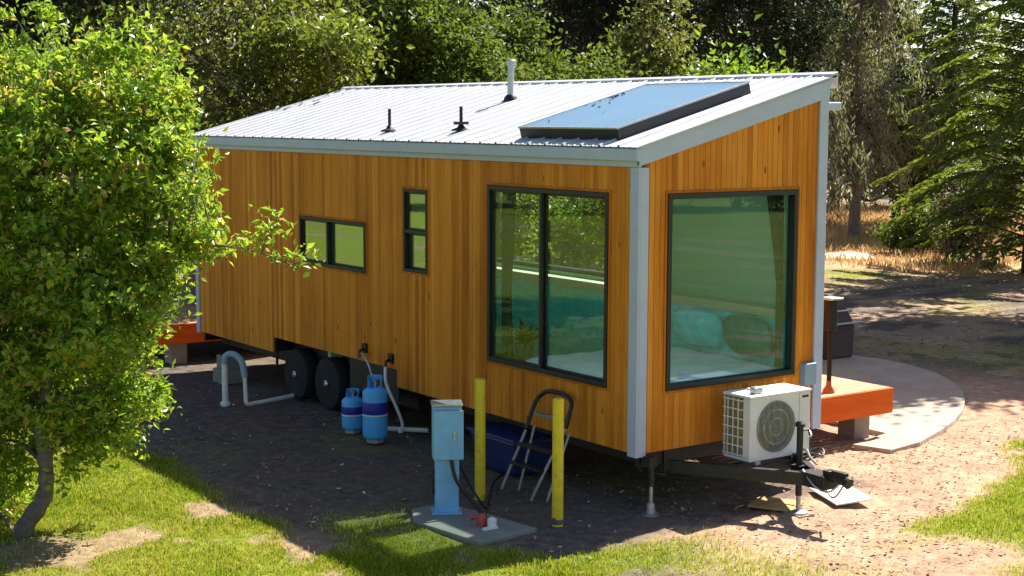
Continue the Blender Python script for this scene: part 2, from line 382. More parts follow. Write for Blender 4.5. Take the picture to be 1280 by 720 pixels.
# pale track in front of the dry grass
trk = spline([(17, 25, 0), (20.5, 21.5, 0), (22.8, 19.5, 0), (24.3, 18.2, 0)], 6)
bm = B(); lv = []
for i, p in enumerate(trk):
    d = (trk[min(i+1, len(trk)-1)]-trk[max(i-1, 0)]).normalized(); nrm = Vector((-d.y, d.x, 0)); wd = 1.15+.25*math.sin(i*1.7)
    lv.append((bm.verts.new(p+nrm*wd+Vector((0, 0, .012))), bm.verts.new(p-nrm*wd+Vector((0, 0, .012)))))
for a, b in zip(lv, lv[1:]): bm.faces.new((a[0], a[1], b[1], b[0]))
M['track'] = simple('track_gravel', (.54, .40, .31), .95, 0, .2, 3, .4, 30, (.3, .2, .15), .5)
tag(obj('dirt_track', bm, M['track']), kind='structure')

# blades and chips ------------------------------------------------------------
def blades(px, py, h, wd, tint, name, mat, label, cat, lean=.5):
    n = len(px); a = rng.random(n)*6.283; la = rng.random(n)*6.283; ln = h*lean*rng.random(n)
    dx, dy = np.cos(a)*wd/2, np.sin(a)*wd/2; z0 = np.full(n, -.03)
    b1 = np.stack([px-dx, py-dy, z0], -1); b2 = np.stack([px+dx, py+dy, z0], -1)
    t1 = np.stack([px+dx*.25+np.cos(la)*ln, py+dy*.25+np.sin(la)*ln, h], -1)
    t0 = np.stack([px-dx*.6+np.cos(la)*ln*.35, py-dy*.6+np.sin(la)*ln*.35, h*.6], -1)
    V = np.stack([b1, b2, t1, t0], 1).reshape(-1, 3); Fq = np.arange(4*n).reshape(-1, 4)
    o = raw(name, V, Fq, mat, tint=tint); return tag(o, label, cat, kind='stuff')
def scatter(n, x0, x1, y0, y1):
    return rng.uniform(x0, x1, n), rng.uniform(y0, y1, n)
px, py = np.concatenate([scatter(210000, -8.2, -2.4, -.5, 11), scatter(100000, -3.5, 1.2, -3, 2.0), scatter(120000, .5, 9, -4.5, 1.2), scatter(14000, 9, 20, -3, 14), scatter(9000, 16, 26, 12, 19)], 1)
gm, dm, _ = masks(px, py)
inpad = (np.hypot(px-6.6, py-4.2) < 3.3) & (px > 3.5)
under = (px > -.15) & (py > -.1) & (px < 5.2) & (py < 12)
keep = (rng.random(len(px)) < gm**1.4*.95) & ~inpad & ~under & ~((np.abs(px+1.6) < .45) & (np.abs(py-.6) < .8))
px, py, gm = px[keep], py[keep], gm[keep]
cl = fbm(px, py, 1.7, 3)
hh = (.010+.030*rng.random(len(px))**1.8)*(.45+1.1*cl)
blades(px, py, hh, .007+.006*rng.random(len(px)), np.clip(-.05+.62*fbm(px+5, py, .8, 3)+.45*fbm(px-8, py+3, 3.1, 2)+rng.normal(.03, .24, len(px))+.3*(1-gm), 0, 1), 'grass', M['grass'], 'short green lawn grass growing in uneven patches around the house', 'grass', .9)
px, py = scatter(60000, 20, 44, 14, 42)
_, dm, _ = masks(px, py); k = rng.random(len(px)) < dm
k &= ~((np.abs((py-18.4)+(px-24)*.9) < 1.5) & (px < 24.6))
px, py = px[k], py[k]
blades(px, py, .06+.20*rng.random(len(px))**1.5, .03, np.clip(rng.normal(.5, .25, len(px)), 0, 1), 'dry_grass', M['drygrass'], 'golden dry grass standing beyond the dirt track under the trees', 'dry grass', .7)
def flakes(px, py, size, tint, name, mat, label, cat, zb=.004):
    n = len(px); a = rng.random(n)*6.283; s = size
    u = np.stack([np.cos(a), np.sin(a), rng.normal(0, .25, n)], -1)*s[:, None]
    v = np.stack([-np.sin(a), np.cos(a), rng.normal(0, .25, n)], -1)*s[:, None]*.45
    c = np.stack([px, py, zb+s*.3], -1)
    V = np.stack([c-u, c-v*1.1+u*.1, c+u, c+v], 1).reshape(-1, 3)
    return tag(raw(name, V, np.arange(4*n).reshape(-1, 4), mat, tint=tint), label, cat, kind='stuff')
px, py = np.concatenate([scatter(8000, .2, 7.5, -3, 2.2), scatter(2500, -3, .6, -1.6, 9), scatter(11000, 7, 22, 0, 15)], 1)
gm, dm, _ = masks(px, py); inpad = (np.hypot(px-6.6, py-4.2) < 3.35) & (px > 3.5)
k = (rng.random(len(px)) > gm) & ~inpad & ~((px > 1.7) & (px < 2.7) & (py > -1.2) & (py < -.2)); px, py = px[k], py[k]
flakes(px, py, (.008+.03*rng.random(len(px))**2.5)*np.where(px > 8, 1.25, 1), np.clip(rng.normal(.45, .28, len(px)), 0, 1), 'leaf_litter', M['chips'], 'brown bark chips and dead leaves lying on the bare soil', 'leaf litter')

# ------------------------------------------------------------------ tiny house
W, LEN, ZB = 2.6, 10.71, .62
ZL, SL = 3.73, .27          # roof top plane: z = ZL + SL*x
def roofz(x): return ZL+SL*x
house = thing('tiny_house', 'orange timber clad tiny house on wheels with a sloping white metal roof', 'tiny house', (1.3, 5.3, 0))
WY0, WY1, WZ0, WZ1 = .46, 2.63, 1.23, 3.235     # big window, left wall
WX0, WX1 = .37, 2.22                            # big window, front wall
SY0, SY1, SZ0, SZ1 = 3.90, 4.45, 2.105, 3.12    # slit window
QY0, QY1, QZ0, QZ1 = 5.39, 7.21, 1.99, 2.64     # sliding window
CY0, CY1, CZ = 4.65, 8.08, .84                  # wheel cut-out
def boards(lo, hi, edges, zbot, ztop, holes, pitch=.074):
    """vertical boards: list of (a, b, z0a, z1a, z1b)"""
    cuts = sorted(set([round(lo+i*pitch, 4) for i in range(int((hi-lo)/pitch)+1)]+[hi]+edges)); out = []
    for a, b in zip(cuts, cuts[1:]):
        if b-a < .012: continue
        mid = (a+b)/2; segs = [(zbot(mid), None)]
        for (h0, h1, z0, z1) in holes:
            if h0 < mid < h1:
                segs = [(zbot(mid), z0), (z1, None)]
        bid = int((mid-lo)/pitch)
        for z0, z1 in segs: out.append((a, b, z0, ztop(a) if z1 is None else z1, ztop(b) if z1 is None else z1, bid))
    return out
def wall_boards(name, bl, to3, th, parent):
    """to3(s, depth, z) -> world point; a shallow V between neighbours comes from chamfered edges"""
    V = []; Fc = []; T = []; tints = {}
    for a, b, z0, z1a, z1b, bid in bl:
        t = tints.setdefault(bid, min(1, max(0, random.gauss(.5, .24)))); g_, ch = .0012, .0040; i = len(V)
        a += g_; b -= g_
        ring = lambda z_a, z_b: [to3(a, th, z_a), to3(a, ch, z_a), to3(a+ch, 0, z_a), to3(b-ch, 0, z_b), to3(b, ch, z_b), to3(b, th, z_b)]
        V += ring(z0, z0)+ring(z1a, z1b)
        for k in range(6):
            q = (k+1) % 6; Fc.append((i+k, i+q, i+6+q, i+6+k)); T.append(t)
        for r_ in (0, 6):
            Fc += [(i+r_, i+r_+1, i+r_+4, i+r_+5), (i+r_+1, i+r_+2, i+r_+3, i+r_+4)]; T += [t, t]
    return raw(name, V, Fc, M['siding'], parent, tint=T)
TH = .02
zb_left = lambda y: CZ if CY0 < y < CY1 else ZB
bl = boards(0.06, LEN, [WY0, WY1, SY0, SY1, QY0, QY1, CY0, CY1], zb_left, lambda y: 3.60, [(WY0, WY1, WZ0, WZ1), (SY0, SY1, SZ0, SZ1), (QY0, QY1, QZ0, QZ1)])
wall_boards('side_wall', bl, lambda s, d, z: (d, s, z), TH, house)
bl = boards(0.06, W-.06, [WX0, WX1], lambda x: ZB, lambda x: roofz(x)-.11, [(WX0, WX1, WZ0, WZ1)])
wall_boards('front_wall', bl, lambda s, d, z: (s, d, z), TH, house)
bl = boards(0.0, LEN, [], lambda y: ZB, lambda y: roofz(W)-.12, [(3.30, 6.20, 1.95, 3.10)])
wall_boards('rear_wall', bl, lambda s, d, z: (W-d, s, z), TH, house)
bl = boards(0.0, W, [], lambda x: ZB, lambda x: roofz(x)-.11, [])
wall_boards('end_wall', bl, lambda s, d, z: (s, LEN-d, z), TH, house)
# inner lining with the same openings
def panel(bm, to3, s0, s1, z0, ztop, holes, d0, d1):
    cuts = sorted(set([s0, s1]+[h for hh_ in holes for h in hh_[:2]]))
    for a, b in zip(cuts, cuts[1:]):
        mid = (a+b)/2; segs = [(z0, None)]
        for h0, h1, q0, q1 in holes:
            if h0 < mid < h1: segs = [(z0, q0), (q1, None)]
        for q0, q1 in segs:
            za, zb_ = (ztop(a), ztop(b)) if q1 is None else (q1, q1)
            hexa(bm, [to3(a, d0, q0), to3(b, d0, q0), to3(b, d1, q0), to3(a, d1, q0), to3(a, d0, za), to3(b, d0, zb_), to3(b, d1, zb_), to3(a, d1, za)])
bm = B()
panel(bm, lambda s, d, z: (d, s, z), .12, LEN-.12, .90, lambda y: 3.60, [(WY0, WY1, WZ0, WZ1), (SY0, SY1, SZ0, SZ1), (QY0, QY1, QZ0, QZ1)], TH+.004, .12)
panel(bm, lambda s, d, z: (s, d, z), .0+TH+.006, W-TH-.006, .70, lambda x: roofz(x)-.12, [(WX0, WX1, WZ0, WZ1)], TH+.004, .118)
panel(bm, lambda s, d, z: (W-d, s, z), .121, LEN-.12, .70, lambda y: roofz(W)-.16, [(3.30, 6.20, 1.95, 3.10)], TH+.004, .12)
panel(bm, lambda s, d, z: (s, LEN-d, z), TH+.006, W-TH-.006, .70, lambda x: roofz(x)-.12, [], TH+.004, .118)
box(bm, .125, 2.47, 6.6, 6.68, .70, 3.6)
obj('interior_lining', bm, M['inner'], house)
bm = B(); box(bm, .335, W-.03, .03, LEN-.03, ZB+.01, .70); obj('floor', bm, M['floorwood'], house)
# fascia and corner trim
bm = B()
box(bm, -.035, -.002, -.035, LEN+.02, 3.505, 3.70)
obj('fascia', bm, M['trim'], house, bev=.006)
bm = B(); box(bm, -.085, -.036, -.06, LEN+.04, 3.565, 3.69); obj('gutter', bm, M['trim'], house, bev=.012)
bm = B()
hexa(bm, [(-.035, -.05, roofz(0)-.215), (W+.03, -.05, roofz(W)-.215), (W+.03, -.003, roofz(W)-.215), (-.035, -.003, roofz(0)-.215),
          (-.035, -.05, roofz(0)-.022), (W+.03, -.05, roofz(W)-.022), (W+.03, -.003, roofz(W)-.022), (-.035, -.003, roofz(0)-.022)])
obj('rake_board', bm, M['trim'], house, bev=.006)
bm = B(); box(bm, -.030, -.002, -.030, .105, ZB-.03, 3.503); box(bm, -.002, .105, -.030, -.002, ZB-.03, 3.503)
obj('corner_trim', bm, M['trim'], house, bev=.005)
bm = B(); box(bm, W-.095, W+.035, -.032, -.002, ZB-.03, 4.235); box(bm, W+.004, W+.035, -.001, .11, ZB-.03, 4.235)
obj('corner_trim', bm, M['trim'], house, bev=.005)
bm = B(); box(bm, -.028, -.002, LEN-.09, LEN+.02, ZB-.02, 3.503); obj('corner_trim', bm, M['trim'], house, bev=.005)
bm = B(); box(bm, W+.037, W+.25, -.015, LEN, 4.075, 4.165); obj('rear_gutter', bm, M['trim'], house, bev=.012)
# roof: ribbed sheet with a skylight opening
KX0, KX1, KY0, KY1 = .12, 1.95, .46, 2.16
RX0, RX1, RY0, RY1 = -.10, 2.70, -.075, 10.76
prof = []; y = RY0; pitchr = .305
while y < RY1-.01:
    for dy, dz in ((0, 0), (.085, 0), (.1, .008), (.115, 0), (.185, 0), (.2, .006), (.215, 0), (.262, 0), (.274, .021), (.293, .021)):
        if y+dy < RY1: prof.append((y+dy, dz))
    y += pitchr
prof.append((RY1, 0)); prof.append((RY1, -.02))
prof = [(RY0, -.02)]+prof
def ins(v):
    global prof
    for i, (a, b) in enumerate(zip(prof, prof[1:])):
        if a[0] < v < b[0]:
            t = (v-a[0])/(b[0]-a[0]); prof = prof[:i+1]+[(v, a[1]*(1-t)+b[1]*t)]+prof[i+1:]; return
ins(KY0+.05); ins(KY1-.05)
xsr = [RX0, KX0+.05, KX1-.05, RX1]
bm = B(); grid = [[bm.verts.new((x, py_, roofz(x)+dz)) for (py_, dz) in prof] for x in xsr]
for i in range(3):
    for j in range(len(prof)-1):
        if i == 1 and prof[j][0] >= KY0+.049 and prof[j+1][0] <= KY1-.049: continue
        bm.faces.new((grid[i][j], grid[i+1][j], grid[i+1][j+1], grid[i][j+1]))
roof = obj('roof', bm, M['roofmetal'], house)
sm = roof.modifiers.new('thick', 'SOLIDIFY'); sm.thickness = .004
bm = B()
def slabpart(x0, x1, y0, y1): hexa(bm, [(x0, y0, roofz(x0)-.11), (x1, y0, roofz(x1)-.11), (x1, y1, roofz(x1)-.11), (x0, y1, roofz(x0)-.11), (x0, y0, roofz(x0)-.026), (x1, y0, roofz(x1)-.026), (x1, y1, roofz(x1)-.026), (x0, y1, roofz(x0)-.026)])
slabpart(.0, KX0+.05, -.002, LEN); slabpart(KX1-.05, W, -.002, LEN); slabpart(KX0+.05, KX1-.05, -.002, KY0+.05); slabpart(KX0+.05, KX1-.05, KY1-.05, LEN)
obj('roof_deck', bm, M['inner'], house)
bm = B(); hexa(bm, [(W+.02, RY0, roofz(W)+.0), (RX1+.02, RY0, roofz(W)-.12), (RX1+.02, RY1, roofz(W)-.12), (W+.02, RY1, roofz(W)), (W+.02, RY0, roofz(W)+.034), (RX1+.02, RY0, roofz(RX1)+.034), (RX1+.02, RY1, roofz(RX1)+.034), (W+.02, RY1, roofz(W)+.034)])
obj('ridge_cap', bm, M['roofmetal'], roof, bev=.006)
# skylight: dark raised kerb, blue grey glass with thin bright edge
def on_roof(x, y, h): n = Vector((-SL, 0, 1)).normalized(); return Vector((x, y, roofz(x)))+n*h
def roof_box(bm, x0, x1, y0, y1, h0, h1): hexa(bm, [on_roof(x, y, h0) for x, y in ((x0, y0), (x1, y0), (x1, y1), (x0, y1))]+[on_roof(x, y, h1) for x, y in ((x0, y0), (x1, y0), (x1, y1), (x0, y1))])
bm = B(); e = .05
roof_box(bm, KX0, KX0+e, KY0, KY1, -.02, .115); roof_box(bm, KX1-e, KX1, KY0, KY1, -.02, .115)
roof_box(bm, KX0+e, KX1-e, KY0, KY0+e, -.02, .115); roof_box(bm, KX0+e, KX1-e, KY1-e, KY1, -.02, .115)
skl = obj('skylight', bm, M['black'], house, bev=.004)
bm = B(); t_ = .018
roof_box(bm, KX0-.01, KX0+t_, KY0-.01, KY1+.01, .116, .135); roof_box(bm, KX1-t_, KX1+.01, KY0-.01, KY1+.01, .116, .135)
roof_box(bm, KX0+t_, KX1-t_, KY0-.01, KY0+t_, .116, .135); roof_box(bm, KX0+t_, KX1-t_, KY1-t_, KY1+.01, .116, .135)
obj('skylight_rim', bm, M['galv'], skl, bev=.002)
bm = B(); roof_box(bm, KX0+t_+.001, KX1-t_-.001, KY0+t_+.001, KY1-t_-.001, .118, .130); obj('skylight_glass', bm, M['glass_sky'], skl)
# chimney and vents
bm = B(); c = (1.8, 4.73, roofz(1.8)-.02)
lathe(bm, [(.043, 0), (.043, .48), (.04, .48)], c, 20); pl = obj('chimney', bm, M['galv'], roof, autosm=True)
bm = B(); lathe(bm, [(.06, .47), (.066, .475), (.066, .525), (.055, .54), (.02, .55)], c, 20); obj('chimney_cap', bm, M['galv'], roof, autosm=True)
bm = B(); lathe(bm, [(.10, 0), (.085, .05), (.054, .09)], c, 20); obj('chimney_flashing', bm, M['black'], roof, autosm=True)
for (x, y, kind) in ((.24, 5.19, 0), (.33, 3.68, 1)):
    z = roofz(x); bm = B(); tube(bm, [(x, y, z-.01), (x, y, z+.30)], .021, 12); obj('vent_pipe', bm, M['black'], roof, autosm=True)
    bm = B(); lathe(bm, [(.12, .01), (.11, .03), (.05, .05), (.023, .09)], (x, y, z), 18)
    if kind: box(bm, x-.06, x+.06, y-.075, y+.075, z+.085, z+.12)
    obj('vent_boot', bm, M['black'] if not kind else M['steel'], roof, autosm=True)
# windows -------------------------------------------------------------------
def rect_ring(bm, to3, s0, s1, z0, z1, wd, d0, d1):
    for a, b, q0, q1 in ((s0, s0+wd, z0, z1), (s1-wd, s1, z0, z1), (s0+wd, s1-wd, z0, z0+wd), (s0+wd, s1-wd, z1-wd, z1)):
        hexa(bm, [to3(a, d0, q0), to3(b, d0, q0), to3(b, d1, q0), to3(a, d1, q0), to3(a, d0, q1), to3(b, d0, q1), to3(b, d1, q1), to3(a, d1, q1)])
def rect_pane(bm, to3, s0, s1, z0, z1, d0, d1):
    hexa(bm, [to3(s0, d0, z0), to3(s1, d0, z0), to3(s1, d1, z0), to3(s0, d1, z0), to3(s0, d0, z1), to3(s1, d0, z1), to3(s1, d1, z1), to3(s0, d1, z1)])
lw = lambda s, d, z: (d, s, z)
fw = lambda s, d, z: (s, d, z)
def window(name, to3, s0, s1, z0, z1, split=None, hsplit=None, fr=.05, g='glass', label=None):
    bm = B(); rect_ring(bm, to3, s0+.002, s1-.002, z0+.002, z1-.002, fr, -.022, .085)
    o = obj(name, bm, M['black'], house, bev=.004)
    if label: o['label'] = label
    bm = B(); rect_ring(bm, to3, s0-.028, s1+.028, z0-.028, z1+.028, .027, -.012, .002); obj('window_casing', bm, M['siding'], o, bev=.003)
    cells = [(s0+fr, s1-fr, z0+fr, z1-fr)]
    if split: cells = [(s0+fr, split-.02, z0+fr, z1-fr), (split+.02, s1-fr, z0+fr, z1-fr)]
    if hsplit: cells = [(s0+fr, s1-fr, z0+fr, hsplit-.02), (s0+fr, s1-fr, hsplit+.02, z1-fr)]
    if split or hsplit:
        bm = B()
        if split: rect_pane(bm, to3, split-.02, split+.02, z0+fr, z1-fr, -.016, .08)
        else: rect_pane(bm, to3, s0+fr, s1-fr, hsplit-.02, hsplit+.02, -.016, .08)
        obj('mullion', bm, M['black'], o, bev=.003)
    for i, (a, b, q0, q1) in enumerate(cells):
        dd = .02 if i else .045
        if split or hsplit:
            bm = B(); rect_ring(bm, to3, a+.001, b-.001, q0+.001, q1-.001, .024, dd-.012, dd+.018); obj('sash', bm, M['black'], o, bev=.002)
            a += .022; b -= .022; q0 += .022; q1 -= .022
        bm = B(); rect_pane(bm, to3, a, b, q0, q1, dd, dd+.006); obj('pane', bm, M[g], o)
    return o
window('sliding_door_window', lw, WY0, WY1, WZ0, WZ1, split=1.62, label='tall black framed two pane window in the long side')
window('picture_window', fw, WX0, WX1, WZ0, WZ1, fr=.055, label='large single pane black framed window in the front end')
window('slit_window', lw, SY0, SY1, SZ0, SZ1, hsplit=2.60, fr=.035, g='glass_clear', label='narrow upright black framed window')
window('slider_window', lw, QY0, QY1, QZ0, QZ1, split=6.42, fr=.04, g='glass_clear', label='low wide black framed sliding window')
rw = lambda s, d, z: (W-d, s, z)
window('high_window', rw, 3.30, 6.20, 1.95, 3.10, g='glass')
# chassis -----------------------------------------------------------------
bm = B()
for x in (.42, 2.18): box(bm, x-.04, x+.04, .0, LEN-.05, .40, .612)
for y in np.arange(.15, LEN, .95): box(bm, .47, 2.13, y-.03, y+.03, .44, .60)
box(bm, .06, 2.54, .03, .09, .47, .612); box(bm, .06, 2.54, LEN-.12, LEN-.06, .47, .612)
ch = obj('chassis', bm, M['steel'], house, bev=.004)
bm = B()
def beam(bm, p, q, hw, z0, z1):
    p, q = Vector(p), Vector(q); d = (q-p).normalized(); n = Vector((-d.y, d.x, 0))*hw
    hexa(bm, [(v.x, v.y, z0) for v in (p-n, q-n, q+n, p+n)]+[(v.x, v.y, z1) for v in (p-n, q-n, q+n, p+n)])
TX = 1.30
beam(bm, (.42, .10, 0), (TX-.05, -1.18, 0), .035, .37, .50); beam(bm, (2.18, .10, 0), (TX+.05, -1.18, 0), .035, .37, .50)
beam(bm, (.78, -.42, 0), (1.82, -.42, 0), .03, .39, .485)
beam(bm, (.95, -.62, 0), (1.66, -.62, 0), .03, .39, .485)
box(bm, TX-.11, TX+.11, -1.42, -1.10, .37, .51)
obj('tongue', bm, M['steel'], ch, bev=.004)
bm = B(); tube(bm, [(TX, -1.36, .50), (TX, -1.60, .49), (TX, -1.66, .47)], [.05, .05, .058], 12); box(bm, TX-.03, TX+.03, -1.62, -1.45, .53, .57); box(bm, TX-.055, TX+.055, -1.44, -1.36, .515, .56)
obj('coupler', bm, M['steel'], ch, bev=.004)
bm = B(); jx, jy = 1.40, -.90
tube(bm, [(jx, jy, .19), (jx, jy, .92)], .034, 14); lathe(bm, [(.05, .90), (.052, .93), (.03, .955)], (jx, jy, 0), 14); box(bm, jx-.06, jx+.06, jy-.06, jy+.06, .44, .505)
tube(bm, [(jx, jy, .86), (jx+.10, jy-.02, .86), (jx+.12, jy-.02, .80)], .011, 8)
jk = obj('tongue_jack', bm, M['black'], house, autosm=True)
bm = B(); tube(bm, [(jx, jy, .02), (jx, jy, .30)], .024, 12); lathe(bm, [(.10, .0), (.10, .015), (.03, .03)], (jx, jy, .008), 16); obj('jack_foot', bm, M['galv'], jk, autosm=True)
bm = B()
for k in range(2): tube(bm, spline([(1.22+.16*k, -1.12, .52), (1.18+.2*k, -1.32, .40-.1*k), (1.24+.1*k, -1.45, .36-.06*k), (1.30+.06*k, -1.56, .47)], 6), .011, 7)
tube(bm, spline([(1.62, -.58, .50), (1.60, -.78, .62), (1.5, -.95, .58), (1.44, -1.1, .54)], 6), .012, 7)
obj('safety_chain', bm, M['galv'], ch, autosm=True)
bm = B()
for k in range(3): tube(bm, [(1.78+(.15+.012*k)*math.cos(a), -.66+(.13+.01*k)*math.sin(a), .50+.022*k+.02*math.sin(3*a+k)) for a in [2*math.pi*i/28 for i in range(28)]], .012, 6)
obj('coiled_hose', bm, M['steel'], ch, autosm=True)
bm = B(); tube(bm, spline([(1.95, -.30, .95), (2.10, -.34, .80), (2.02, -.38, .62), (1.90, -.40, .54), (2.0, -.25, .50)], 6), .018, 8); tube(bm, spline([(1.93, -.34, .90), (2.16, -.30, .72), (2.05, -.26, .58), (1.98, -.15, .52)], 6), .013, 8)
obj('line_set', bm, M['pvc'], ch, autosm=True)
# stabiliser jack under the near corner
for (sx, sy) in ((.12, -.10),):
    bm = B(); tube(bm, [(sx, sy, .30), (sx, sy, .60)], .030, 12); box(bm, sx-.05, sx+.05, sy-.03, sy+.10, .50, .60); tube(bm, [(sx, sy-.01, .44), (sx+.17, sy-.03, .40)], .010, 8)
    sj = obj('stabiliser_jack', bm, M['steel'], house, autosm=True)
    bm = B(); tube(bm, [(sx, sy, .02), (sx, sy, .34)], .020, 12); lathe(bm, [(.095, .0), (.095, .016), (.045, .025), (.04, .11), (.022, .13)], (sx, sy, .004), 18); obj('jack_foot', bm, M['galv'], sj, autosm=True)
# wheels, near side and far side
def wheel(yc, xo, sgn):
    bm = B(); c = (xo, yc, .365)
    lathe(bm, [(.20, -.10), (.30, -.105), (.345, -.095), (.365, -.06), (.367, 0), (.365, .06), (.345, .095), (.30, .105), (.20, .10)], c, 36, 'x')
    wh = obj('wheel', bm, M['rubber'], house, autosm=True)
    bm = B(); s = sgn
    lathe(bm, sorted([(.202, s*.085), (.195, s*.075), (.18, s*.03), (.08, s*.035), (.075, s*.07), (.055, s*.085)], key=lambda q: q[1]), c, 28, 'x'); obj('rim', bm, M['steel'], wh, autosm=True)
    bm = B(); lathe(bm, sorted([(.052, s*.08), (.05, s*.12), (.03, s*.135)], key=lambda q: q[1]), c, 16, 'x'); obj('hub_cap', bm, M['chrome'], wh, autosm=True)
    for k in range(6 if sgn < 0 else 0):
        bm = B(); a = k*math.pi/3; p = Vector((xo+s*.03, yc+.105*math.cos(a), .365+.105*math.sin(a))); tube(bm, [p, p+Vector((s*.035, 0, 0))], .011, 8)
        obj('wheel_nut', bm, M['chrome'], wh)
for yc in (7.55, 6.62):
    wheel(yc, .17, -1); wheel(yc, 2.43, 1)
bm = B(); box(bm, .30, .33, CY0, CY1, .30, CZ+.02); box(bm, .022, .299, CY0-.3, CY1+.3, CZ+.03, CZ+.055); box(bm, .022, .299, 8.09, LEN-.1, ZB+.005, CZ+.028); box(bm, .022, .299, .13, 4.64, ZB+.005, CZ+.028); box(bm, .03, .06, CY0+.002, 5.9, .42, CZ); box(bm, .03, .06, 8.05, CY1, .42, CZ)
tube(bm, [(.2, 7.55, .365), (2.4, 7.55, .365)], .035, 10); tube(bm, [(.2, 6.62, .365), (2.4, 6.62, .365)], .035, 10)
obj('wheel_housing', bm, M['steel'], house)
for (y, z) in ((5.42, 1.02), (4.76, .97)):
    bm = B(); box(bm, -.035, -.001, y-.05, y+.05, z-.06, z+.06); tube(bm, [(-.036, y, z-.01), (-.09, y, z-.03), (-.10, y, z-.1)], .018, 8); obj('hookup_inlet', bm, M['black'], house, bev=.004)
# disconnect box on the front wall
bm = B(); box(bm, 2.31, 2.49, -.09, -.002, 1.10, 1.34); db = obj('disconnect_box', bm, M['boxblue'], house, bev=.008)
bm = B(); tube(bm, spline([(2.40, -.05, 1.10), (2.40, -.06, .92), (2.25, -.12, .82), (1.95, -.28, .78)], 6), .016, 8); obj('flexible_conduit', bm, M['galv'], db, autosm=True)

# ------------------------------------------------------------------ things inside the house
bed = thing('bed', 'bed with rumpled white sheets seen through the big corner windows', 'bed', (1.2, 1.25, .70))
bm = B(); box(bm, .16, 2.36, .18, 2.30, .702, 1.05); obj('bed_base', bm, M['cream'], bed, bev=.01)
gx, gy = np.meshgrid(np.linspace(.17, 2.30, 60), np.linspace(.19, 2.28, 60))
edge = np.minimum.reduce([gx-.17, 2.30-gx, gy-.19, 2.28-gy])
gz = 1.30-.16*np.exp(-edge/.05)+.09*(fbm(gx, gy, 2.2, 4)-.5)+.03*(fbm(gx, gy*3, 5, 2)-.5)
ii = np.arange(3600).reshape(60, 60); Fq = np.stack([ii[:-1, :-1], ii[:-1, 1:], ii[1:, 1:], ii[1:, :-1]], -1).reshape(-1, 4)
o = raw('mattress', np.stack([gx, gy, gz], -1).reshape(-1, 3), Fq, M['sheet'], bed, smooth=True); s_ = o.modifiers.new('thick', 'SOLIDIFY'); s_.thickness = .22; s_.offset = -1
def pillow(name, c, size, rot, mat, label):
    bm = B(); bmesh.ops.create_uvsphere(bm, u_segments=28, v_segments=16, radius=1)
    for v in bm.verts:
        x, y, z = v.co; f = lambda q: math.copysign(abs(q)**.55, q); v.co = Vector((f(x)*size[0], f(y)*size[1], z*size[2]*(1.05-.35*max(abs(x), abs(y)))))
    bmesh.ops.transform(bm, matrix=Matrix.Translation(c) @ Matrix.Rotation(rot[1], 4, 'Z') @ Matrix.Rotation(rot[0], 4, 'Y'), verts=bm.verts)
    tag(obj(name, bm, mat, loc=c, smooth=True), label, 'cushion')
pillow('cushion', Vector((2.22, .70, 1.56)), (.24, .36, .13), (R(72), 0), M['tealdark'], 'dark teal cushion propped on the right of the bed')
pillow('cushion', Vector((2.20, 1.50, 1.56)), (.23, .38, .13), (R(70), R(6)), M['teal'], 'bright teal cushion propped behind the dark one on the bed')
bm = B(); box(bm, 2.30, 2.476, .15, 6.55, .71, 1.80); hb = obj('sideboard', bm, M['teal'], loc=(2.44, 1.9, .71), bev=.01); tag(hb, 'low teal sideboard with cream top behind the bed', 'sideboard')
bm = B(); box(bm, 2.26, 2.478, .15, 6.55, 1.802, 1.90); obj('top_ledge', bm, M['cream'], hb, bev=.006)
# the sub-part above is drawn in world coordinates and follows its panel
bm = B(); box(bm, .75, 2.25, 6.0, 6.55, .71, 1.95); t1 = obj('teal_cabinet', bm, M['teal'], loc=(1.5, 6.2, .71), bev=.01); tag(t1, 'tall teal cabinet standing further back inside the house', 'cabinet')
bm = B(); box(bm, .73, 2.25, 5.97, 6.56, 1.952, 2.02); obj('cabinet_top', bm, M['cream'], t1, bev=.006)
def curtain(fn, name, label, gather, loc):
    V = []; nS, nZ = 46, 22
    for k in range(nZ+1):
        z = 1.28+(3.30-1.28)*k/nZ
        for i in range(nS+1):
            s = i/nS; V.append(fn(s*gather(k/nZ), .035*math.sin(s*34+.6*math.sin(k*.3)), z))
    Fq = [(k*(nS+1)+i, k*(nS+1)+i+1, (k+1)*(nS+1)+i+1, (k+1)*(nS+1)+i) for k in range(nZ) for i in range(nS)]
    o = raw(name, V, Fq, M['curtain'], loc=loc, smooth=True); m_ = o.modifiers.new('thick', 'SOLIDIFY'); m_.thickness = .004
    tag(o, label, 'curtain')
curtain(lambda s, d, z: (.19+d, 2.60-s, z), 'curtain', 'dark curtain gathered at the rear edge of the tall side window', lambda t: .12+.16*abs(t-.35)**1.2, (.19, 2.5, 1.28))
curtain(lambda s, d, z: (2.20-s, .19+d, z), 'curtain', 'dark tied back curtain at the right edge of the front picture window', lambda t: .05+.40*max(0, t-.45)**1.15, (2.1, .19, 1.28))
